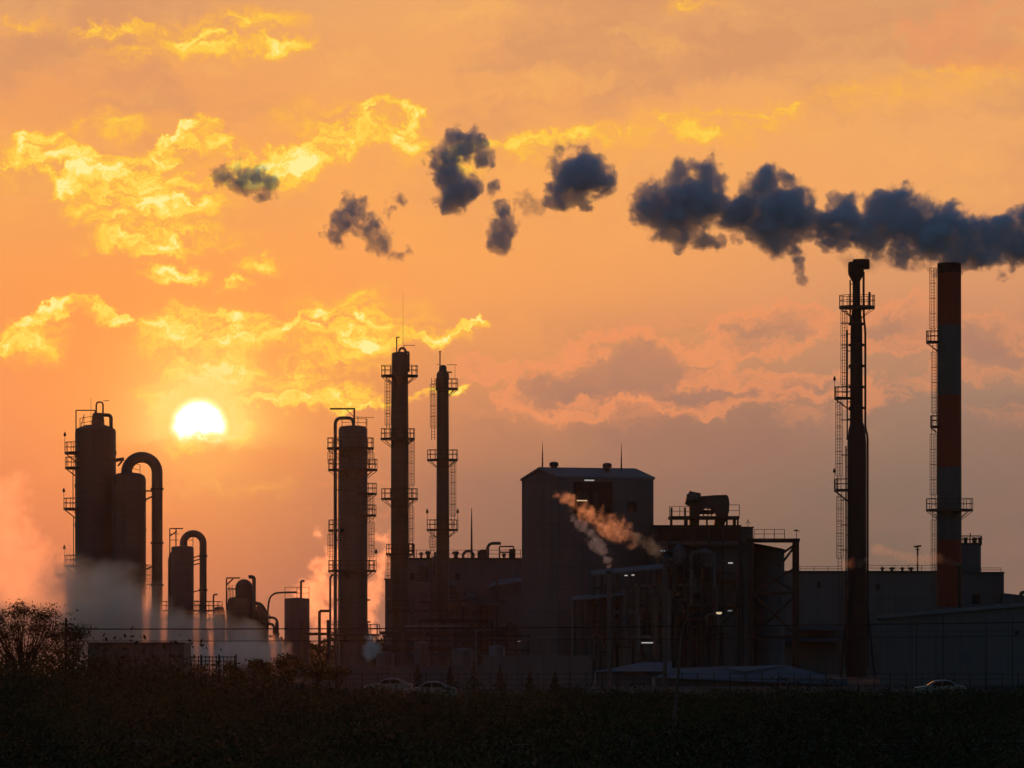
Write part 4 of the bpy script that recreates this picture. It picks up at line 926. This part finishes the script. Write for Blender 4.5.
for px in (184,201,219,236):
    mb = MB(); mb.bar(P(px,654.5,YV), Vector((P(px,0,YV).x,YV-.1,0)), .18); mb.build('post', 'steel', t)
YE = 556
t = thing('boundary_fence', 'long wire boundary fence along the far kerb of the road, thin dark posts', 'fence', (0, YE, 0))
for px in np.arange(330, 1040, 16.0):
    mb = MB(); mb.bar(Vector((P(px,0,YE).x,YE,0)), P(px+rng.uniform(-.4,.4),672.5+rng.uniform(-.8,.8),YE), .1); mb.build('post', 'wood', t)
mb = MB()
for py in (674,679,685): mb.bar(P(328,py,YE), P(1040,py,YE), .035)
mb.build('wire', 'wire', t)
# foreground guard wire
YG2 = 236
t = thing('wire_fence', 'thin low wire fence crossing the dark scrub close to the viewer', 'fence', (0, YG2, 0))
for px in np.arange(-20, 1060, 54.0):
    mb = MB(); mb.bar(Vector((P(px,0,YG2).x,YG2,-.1)), P(px,739.5,YG2), .05); mb.build('post', 'wood', t)
mb = MB()
for py in (741,744.5): mb.bar(P(-25,py,YG2), P(1060,py,YG2), .022)
mb.build('wire', 'bright_pipe', t)
# street lamp
YZ = 246
t = thing('street_lamp', 'slightly leaning street lamp with a curved arm and a lit warm head', 'street lamp', (P(672,0,YZ).x, YZ, 0))
pts = [Vector((P(671.5,0,YZ).x,YZ,0)), P(675,715,YZ), P(679,664,YZ), P(682,635,YZ)]+[P(*q,YZ) for q in ((684.5,624),(689,617),(696,613.2),(705,611.3),(715,610.8))]
mb = MB(); mb.tube(pts, [.085,.08,.07,.055,.045,.04,.035,.032,.03], 10); mb.build('pole', 'galv', t)
mb = MB(); q = P(671.5,0,YZ); mb.lathe(q.x, YZ, [(.2,0),(.2,.12),(.13,.2),(.11,.75),(.085,.8)], 12); mb.build('base', 'galv', t)
mb = MB(); a = P(713.5,610.5,YZ); b = P(722.5,611.5,YZ)
mb.add([(a.x,YZ-.06,a.z-.02),(b.x,YZ-.1,b.z-.03),(b.x,YZ+.1,b.z-.03),(a.x,YZ+.06,a.z-.02),(a.x,YZ-.05,a.z+.05),(b.x-.05,YZ-.07,b.z+.05),(b.x-.05,YZ+.07,b.z+.05),(a.x,YZ+.05,a.z+.05)],[(3,2,1,0),(4,5,6,7),(0,1,5,4),(1,2,6,5),(2,3,7,6),(3,0,4,7)]); hd = mb.build('lamp_head', 'galv', t)
mb = MB(); q = P(719,613.2,YZ); mb.lathe(q.x, YZ, [(.04,q.z-.05),(.11,q.z-.03),(.13,q.z+.05)], 12); mb.build('bulb_cover', 'warm', hd)
# utility pole with its cables (runs behind the tree and away past the frame)
YU = 520-60
t = thing('utility_pole', 'wooden pole hidden in the tree crown, carrying two dark cables over the scrub', 'utility pole', (P(66,0,YU).x, YU, 0))
q = P(66,618,YU); mb = MB(); mb.tube([(q.x,YU,0),(q.x,YU,q.z)], [.14,.1], 8); mb.build('pole', 'wood', t)
mb = MB(); mb.bar((q.x-.6,YU,q.z-.5),(q.x+.6,YU,q.z-.5), .1); mb.build('crossarm', 'wood', t)
for py0, py1, sag, r in ((629,620,5,.05),(641,634,4,.032)):
    pts = []
    for i in range(41):
        u_ = i/40; px = 66+u_*1100; pts.append(P(px, py0+(py1-py0)*u_+sag*4*u_*(1-u_)*.5, YU+u_*40))
    mb = MB(); mb.tube(pts, r, 5); mb.build('cable', 'wire', t)
q2 = P(1166,612,YU+40); mb = MB(); mb.tube([(q2.x,q2.y,0),tuple(q2)], [.14,.1], 8); mb.build('far_pole', 'wood', t)
fp = bpy.data.objects['far_pole']; fp.name = 'utility_pole'; fp.parent = None
tag(fp, 'bare wooden pole that takes the cables off past the large plain shed', 'utility pole')

YX = 572
t = thing('boundary_wall', 'low grey boundary wall behind the young firs, stepping up toward the tall building', 'wall', (P(440,0,YX).x, YX, 0))
mb = MB(); mb.pbox(322, 482, 667, 694, YX, .4); mb.pbox(482.2, 592, 657, 694, YX, .4); mb.build('wall_panel', 'wall', t)
mb = MB(); mb.pbox(321, 482, 665.6, 667, YX-.12, .64); mb.pbox(482.2, 593, 655.6, 657, YX-.12, .64); mb.build('coping', 'conc', t)
mb = MB()
for px in np.arange(322, 592, 22.5): mb.pbox(px, px+2.2, 667 if px < 482 else 657, 694, YX-.1, .3)
mb.build('pier', 'wall', t)
# irregular process pipework hung on the hall and on the right-hand block
rp = random.Random(11)
for par, x0, x1, y0, y1, Yp, cnt in (('process_hall',408,520,568,660,YP-9.5,16),('process_structure',656,738,548,672,YS-2.4,18),('annex',594,664,582,670,YA-1.2,12)):
    par = bpy.data.objects[par]
    for i in range(cnt):
        xa, ya = rp.uniform(x0,x1), rp.uniform(y0,y1); xb = min(x1, max(x0, xa+rp.choice([-1,1])*rp.uniform(8,30))); yb = min(676, ya+rp.uniform(8,40))
        pix = [(xa,yb+14),(xa,ya),(xb,ya),(xb,yb)] if rp.random() < .6 else [(xa,ya),(xa,yb),(xb,yb)]
        ppipe(par, pix, Yp-rp.random()*1.2, rp.uniform(.1,.26), .7, 'pipe', rp.choice(['steel','clad','steel','steel','wall']), 7)
    for i in range(cnt//3):
        xa, ya = rp.uniform(x0,x1-22), rp.uniform(y0,y1); w_ = rp.uniform(12,22)
        mb = MB(); mb.bar(P(xa,ya,Yp-1.4), P(xa+w_,ya,Yp-1.4), .22); mb.bar(P(xa,ya,Yp-.4), P(xa+w_,ya,Yp-.4), .22)
        for q in np.arange(xa, xa+w_+.1, 3): mb.bar(P(q,ya,Yp-1.4), P(q,ya-8,Yp-1.4), .07); mb.bar(P(q,ya,Yp-1.4), P(q,ya,Yp-.3), .1)
        mb.bar(P(xa,ya-8,Yp-1.4), P(xa+w_,ya-8,Yp-1.4), .08); mb.build('walkway', 'steel', par)
        sd_ = xa+rp.uniform(0,w_); mb = MB(); q = P(sd_, ya-.5, Yp+.4); mb.lathe(q.x, q.y, [(.1,q.z),(.9,q.z+.2),(.9,q.z+2.2),(.1,q.z+2.8)], 14); mb.build('drum', rp.choice(['clad','wall_blue','clad2']), par)

# ================================================================== CARS (side on)
def car(label, px, Y, paint, face=-1, L=4.5, hood=1.0):
    x0 = P(px,0,Y).x; zb = .05
    t = thing('parked_car', label, 'car', (x0, Y, zb), 'cars on the road behind the scrub')
    f = -face
    W = .86
    def side(pts, y0, y1, inset):                     # outline in x-z, lofted between two widths
        n = len(pts); mb = MB(); rows = []
        for y, k in ((-y1, inset), (-y0, 0), (y0, 0), (y1, inset)):
            rows.append([(x0+f*px_*(1-k*.03), Y+y, zb+z-(k*.05 if z > .5 else 0)) for px_, z in pts])
        vs = [v for r_ in rows for v in r_]; fs = []
        for i in range(3):
            for k in range(n): fs.append((i*n+k, i*n+(k+1) % n, (i+1)*n+(k+1) % n, (i+1)*n+k))
        fs += [tuple(range(n)), tuple(range(3*n, 4*n))]
        mb.add(vs, fs, True); return mb
    body = [(-2.25,.35),(-2.27,.55),(-2.2,.78),(-1.5,.9),(-1.0,.95),(1.45,.97),(2.05,.93),(2.2,.82),(2.25,.5),(2.2,.32),(1.75,.28),(1.65,.5),(1.4,.62),(1.1,.5),(1.0,.27),(-.95,.27),(-1.05,.5),(-1.35,.62),(-1.62,.5),(-1.72,.28)]
    b_ = M[paint].node_tree.nodes['Principled BSDF']; b_.inputs['Coat Weight'].default_value = 1; b_.inputs['Coat Roughness'].default_value = .04
    side(body, W-.1, W, 1).build('body', paint, t)
    cab = [(-1.12,.93),(-.45,1.34),(-.1,1.43),(.55,1.45),(.95,1.38),(1.72,.96)]
    side(cab, W-.26, W-.13, 2).build('cabin', paint, t)
    for sgn in (-1, 1):
        for a in ([(-.9,.97),(-.4,1.3),(.12,1.37),(.12,.98)],[(.2,.98),(.2,1.37),(.6,1.36),(.9,1.3),(1.3,1.0)]):
            mb = MB(); y = Y+sgn*(W-.13); mb.poly([(x0+f*p*.95, y-.012, zb+z-.03) for p, z in a], (0, .024, 0)); mb.build('side_window', 'glass', t)
        for wx in (-1.35, 1.4):
            cx_, cy_ = x0+f*wx, Y+sgn*(W-.12)
            mb = MB(); mb.tube([(cx_,cy_-.1,zb+.3),(cx_,cy_+.1,zb+.3)], .31, 20); w = mb.build('wheel', 'tyre', t)
            mb = MB(); mb.tube([(cx_,cy_-.115,zb+.3),(cx_,cy_+.115,zb+.3)], .19, 14); mb.build('rim', 'silver', w)
        mb = MB(); mb.box(x0+min(f*-2.29,f*-2.1), x0+max(f*-2.29,f*-2.1), Y+sgn*.62-.16, Y+sgn*.62+.16, zb+.62, zb+.76); mb.build('headlight', 'silver', t)
        mb = MB(); mb.box(x0+min(f*2.1,f*2.27), x0+max(f*2.1,f*2.27), Y+sgn*.64-.14, Y+sgn*.64+.14, zb+.68, zb+.84); mb.build('tail_light', 'red', t)
        mb = MB(); mb.box(x0+f*-.85-.08, x0+f*-.85+.08, Y+sgn*.9-.09, Y+sgn*.9+.09, zb+.93, zb+1.05); mb.build('wing_mirror', paint, t)
    for a in ([(-1.1,.98),(-.5,1.33)],[(.98,1.36),(1.62,1.0)]):
        mb = MB(); (p0,z0),(p1,z1) = a; sgn = -1 if p0 < 0 else 1
        q = [(x0+f*(p0+sgn*.02),Y-W+.22,zb+z0+.015),(x0+f*(p0+sgn*.02),Y+W-.22,zb+z0+.015),(x0+f*(p1+sgn*.02),Y+W-.3,zb+z1+.015),(x0+f*(p1+sgn*.02),Y-W+.3,zb+z1+.015)]
        mb.add(q+[(v[0],v[1],v[2]+.012) for v in q], [(0,1,2,3),(4,5,6,7),(0,1,5,4),(1,2,6,5),(2,3,7,6),(3,0,4,7)]); mb.build('windscreen' if sgn < 0 else 'rear_window', 'glass', t)
    return t
car('saloon car with shining roof line, larger of the two near the stout column', 389, 518, 'silver', -1)
car('car showing only its thin lit roof edge, tucked beside the larger saloon', 430, 472, 'silver', -1)
car('car with a curved bright roof edge in front of the large plain shed', 940, 492, 'silver', -1)

# ================================================================== VEGETATION
def leaf_mesh(name, centres, sizes, m, parent=None, origin=None, up=.35):
    n = len(centres); c = np.asarray(centres); sz = np.asarray(sizes)[:, None]
    nrm = rng.normal(size=(n,3)); nrm[:,2] = nrm[:,2]*.7+up; nrm /= np.linalg.norm(nrm, axis=1)[:,None]
    a = np.cross(nrm, rng.normal(size=(n,3))); a /= np.linalg.norm(a, axis=1)[:,None]; b = np.cross(nrm, a)
    o = parent_origin(parent) if parent is not None else Vector(origin or (0,0,0)); c = c-np.array(o)
    v = np.stack([c-a*sz, c-b*sz*.45+nrm*sz*.1, c+a*sz, c+b*sz*.45+nrm*sz*.1], 1).reshape(-1,3)
    me = bpy.data.meshes.new(name); me.vertices.add(4*n); me.vertices.foreach_set('co', v.ravel())
    me.loops.add(4*n); me.loops.foreach_set('vertex_index', np.arange(4*n)); me.polygons.add(n)
    me.polygons.foreach_set('loop_start', np.arange(0,4*n,4)); me.polygons.foreach_set('loop_total', np.full(n,4))
    for q in (m if isinstance(m, tuple) else (m,)): me.materials.append(M[q])
    if isinstance(m, tuple): me.polygons.foreach_set('material_index', rng.integers(0, len(m), n))
    me.update(); me.validate(); ob = bpy.data.objects.new(name, me); C.objects.link(ob)
    if parent is not None: ob.parent = parent
    else: ob.location = o
    return ob
# low scrub: thousands of leafy tussocks between the viewer and the road
cs, ss_, mi_ = [], [], []
def topz(px, Y):
    """height the scrub may reach at that bearing"""
    base = 685.5+2.0*math.sin(px*.03)+1.5*math.sin(px*.11+1)
    if px < 360: base = 685.5-42*max(0, min(1, (345-px)/230))**.8
    return H+(HZ-base)*Y/F
for i in range(2300):
    Y = 150+(455-150)*rng.random()**.8; px = rng.uniform(-200, 1225); x = P(px,0,Y).x
    zt = topz(px, Y); hmax = min(max(.35, zt), 5.2)
    h = hmax*rng.uniform(.35, 1.0) if Y > 330 else min(hmax, 1.8)*rng.uniform(.3, 1.0)
    if rng.random() < .07 and Y > 250: h *= 1.45
    w = h*rng.uniform(.7, 1.3)+.3; n = int(150+150*rng.random())
    d = rng.normal(size=(n,3)); d /= np.linalg.norm(d, axis=1)[:,None]; d *= rng.uniform(.55, 1, n)[:,None]
    p = np.array([x, Y, h*.42])+d*np.array([w*.8, w*.8, h*.55]); p[:,2] = np.maximum(p[:,2], .02)
    cs.append(p); ss_.append(rng.uniform(.03,.11,n)*(.7+.3*h))
    k_ = mnoise.noise((x*.12, Y*.03, 5))+rng.normal(scale=.25); mi_.append(np.where(rng.random(n) < .75, 0 if k_ > .12 else (1 if k_ > -.25 else 2), rng.integers(0, 3, n)))
ob = leaf_mesh('scrub', np.concatenate(cs), np.concatenate(ss_), ('leaf','leaf_dark','leaf_dry')); tag(ob, kind='stuff')
ob.data.polygons.foreach_set('material_index', np.concatenate(mi_)[:len(ob.data.polygons)])
# grass blades
cs = []; n = 26000
Yg = 150+300*rng.random(n)**.9; pxg = rng.uniform(-60, 1090, n); xg = (pxg-512)*Yg/F
hb = rng.uniform(.15, .6, n); a = rng.normal(scale=.12, size=(n,2)); wv_ = rng.uniform(.012,.03,n)
v = np.zeros((n,3,3)); v[:,0] = np.stack([xg-wv_,Yg,np.full(n,-.1)],1); v[:,1] = np.stack([xg+wv_,Yg,np.full(n,-.1)],1); v[:,2] = np.stack([xg+a[:,0],Yg+a[:,1],hb],1)
me = bpy.data.meshes.new('grass'); me.from_pydata(v.reshape(-1,3).tolist(), [], np.arange(3*n).reshape(-1,3).tolist()); me.materials.append(M['leaf_dry']); ob = bpy.data.objects.new('grass', me); C.objects.link(ob); tag(ob, kind='stuff')
# far treeline, a dark mass seen only in gaps
cs = []; ss_ = []
for i in range(420):
    Y = rng.uniform(1150, 1300); x = rng.uniform(-170, 170); h = rng.uniform(4, 8); n = 50
    d = rng.normal(size=(n,3)); d /= np.linalg.norm(d, axis=1)[:,None]; d *= rng.uniform(.5,1,n)[:,None]
    cs.append(np.array([x,Y,h*.5])+d*np.array([h*.5,h*.5,h*.5])); ss_.append(rng.uniform(.5,1.1,n))
tag(leaf_mesh('distant_woods', np.concatenate(cs), np.concatenate(ss_), ('leaf_dark','leaf')), kind='stuff')

def fan_tree(label, x, Y, hgt, spread, nstem, seed, leafn, group=None, lean=0, flat=.3):
    r_ = np.random.default_rng(seed); t = thing('tree', label, 'tree', (x, Y, 0), group)
    tr = MB(); tips = []
    tr.tube([(x,Y,-.1),(x+.05,Y,.6),(x+lean*.1,Y,1.3)], [.2,.16,.13], 8)
    for i in range(nstem):
        q = r_.uniform(0, 2*PI); rad = spread*math.sqrt(r_.random())*.95; ex = rad*math.cos(q)+lean; ey = rad*math.sin(q)*.8
        topz_ = hgt*(1-.34*(rad/spread)**2)*r_.uniform(.86, 1.0)
        p0 = Vector((x+lean*.1, Y, 1.0+r_.random()*.3)); p3 = Vector((x+ex, Y+ey, topz_))
        p1 = p0+Vector((ex*.22, ey*.22, (topz_-1)*.4)); p2 = p0+Vector((ex*.75, ey*.75, (topz_-1)*.72))
        pts = []
        for k in range(9):
            u = k/8; b = p0*(1-u)**3+p1*3*u*(1-u)**2+p2*3*u*u*(1-u)+p3*u**3
            pts.append(b+Vector(r_.normal(scale=.05, size=3))*(1 if 0 < k < 8 else 0))
        tr.tube(pts, list(np.linspace(.07, .016, 9)), 5); tips.append((p3, 1.0))
        for k in range(3, 9):
            for _ in range(2):
                d = Vector((r_.normal(scale=.55), r_.normal(scale=.55), r_.uniform(.25, .9))); e = pts[k]+d*r_.uniform(.5, 1.0)
                if e.z > topz_+.25: e.z = topz_+.2
                tr.tube([pts[k], pts[k].lerp(e,.5)+Vector((0,0,.06)), e], [.018,.013,.007], 4)
                if k >= 7: tips.append((e, .8))
                elif r_.random() < .3: tips.append((e, .4))
    tr.build('trunk', 'bark', t)
    cs, ss_ = [], []
    for p, k in tips:
        n = int(leafn*k*r_.uniform(.5, 1.4)); d = r_.normal(size=(n,3))*np.array([.34,.34,.34*flat+.05]); cs.append(np.array(p)+d); ss_.append(r_.uniform(.05,.12,n))
    leaf_mesh('crown', np.concatenate(cs), np.concatenate(ss_), ('leaf_dark','leaf'), t)
    return t
YTR = 420
fan_tree('flat-crowned bushy tree with many bare upright stems, steam glowing through it', P(22,0,YTR).x, YTR, P(0,599,YTR).z, 4.7, 40, 3, 32, flat=.4)
fan_tree('lower spreading tree leaning from the flat-crowned one toward the green building', P(70,0,YTR+6).x, YTR+6, P(0,624,YTR).z, 2.3, 16, 5, 34)
def shrub(label, px, top, wpx, Y, seed):
    r_ = np.random.default_rng(seed); x = P(px,0,Y).x; h = P(0,top,Y).z; w = wpx*Y/F/2; t = thing('shrub', label, 'shrub', (x,Y,0), 'dark shrubs between the road and the plant')
    mb = MB()
    for k in range(7): q = 2*PI*k/7; mb.tube([(x,Y,-.05),(x+w*.3*math.cos(q),Y+w*.3*math.sin(q),h*.4),(x+w*.6*math.cos(q),Y+w*.6*math.sin(q),h*.8)], [.05,.035,.012], 5)
    mb.build('stem', 'bark', t)
    lob = [(r_.uniform(-.6,.6)*w, r_.uniform(-.5,.5)*w, h*r_.uniform(.35,.78), w*r_.uniform(.35,.6)) for _ in range(9)]; cs = []
    for a_, b_, c_, rr_ in lob:
        d = r_.normal(size=(90,3)); d /= np.linalg.norm(d, axis=1)[:,None]; d *= (rr_*r_.uniform(.5,1.05,90))[:,None]; d[:,2] *= .75; cs.append(np.array([x+a_,Y+b_,c_])+d)
    cs = np.concatenate(cs); cs[:,2] = np.clip(cs[:,2], .05, h*1.03)
    leaf_mesh('crown', cs, r_.uniform(.1,.26,len(cs)), ('leaf_dark','leaf'), t)
shrub('rounded shrub under the hooked pipes, first of the dark row', 262, 655, 34, 566, 21)
shrub('taller shrub in front of the flat-topped tank', 291, 648, 36, 568, 22)
shrub('broad low shrub at the foot of the orange steam', 317, 656, 34, 566, 23)
shrub('small shrub against the end of the grey boundary wall', 338, 663, 26, 564, 24)
shrub('low sprawling shrub before the far end of the green building', 238, 661, 30, 566, 25)
# young firs along the far kerb
def fir(label, px, top, Y, seed):
    r_ = np.random.default_rng(seed); x = P(px,0,Y).x; h = P(0,top,Y).z; t = thing('young_fir', label, 'tree', (x,Y,0), 'young firs along the far kerb')
    mb = MB(); mb.tube([(x,Y,-.05),(x,Y,h*.97)], [.06,.015], 6); mb.build('trunk', 'bark', t)
    n = 420; z = h*(1-np.sqrt(r_.random(n))*.92); q = r_.uniform(0,2*PI,n); tier = .75+.25*np.cos(z/h*22); rad = (h-z)*.36*tier*np.sqrt(r_.random(n))+.03
    leaf_mesh('crown', np.stack([x+rad*np.cos(q),Y+rad*np.sin(q),z-rad*.2],1), r_.uniform(.06,.15,n), ('leaf_dark',), t)
fir('small pointed fir just past the second car roof', 417.5, 662, 552, 1)
fir('broader young fir, second along the kerb', 450, 664, 552, 2)
fir('bushiest young fir, below the round drum', 474, 660, 553, 3)
fir('slim young fir before the lean-to with the pale roof', 500, 663, 552, 4)
fir('short young fir under the corner of the tall building', 530, 669, 553, 6)
fir('little fir nearest the low blue shed', 555, 670, 552, 7)

# ================================================================== AIR
HAZE = .0000145
mb = MB(); mb.box(-1700, 1700, -120, 2900, -1.5, 96)
hz = mb.build('haze', 'steel', None, (0,0,0)); hz.data.materials.clear()
mt = bpy.data.materials.new('haze_air'); mt.use_nodes = True; nt = mt.node_tree; nt.nodes.clear(); hz.data.materials.append(mt)
pv = nt.nodes.new('ShaderNodeVolumePrincipled'); pv.inputs['Color'].default_value = (.9,.9,.92,1); pv.inputs['Density'].default_value = HAZE; pv.inputs['Anisotropy'].default_value = .93
o = nt.nodes.new('ShaderNodeOutputMaterial'); nt.links.new(pv.outputs[0], o.inputs['Volume'])
tag(hz, kind='stuff')

# ================================================================== RENDER SETTINGS
scn.render.engine = 'CYCLES'
scn.view_settings.view_transform = 'Standard'; scn.view_settings.look = 'None'; scn.view_settings.exposure = 0; scn.view_settings.gamma = 1; scn.view_settings.use_curve_mapping = False
cy = scn.cycles
cy.use_denoising = True
try: cy.denoiser = 'OPENIMAGEDENOISE'
except Exception: pass
cy.use_adaptive_sampling = True; cy.adaptive_threshold = .01; cy.adaptive_min_samples = 72
cy.max_bounces = 6; cy.diffuse_bounces = 2; cy.glossy_bounces = 2; cy.transmission_bounces = 2; cy.transparent_max_bounces = 8; cy.volume_bounces = 4
cy.volume_max_steps = 256; cy.sample_clamp_indirect = 4
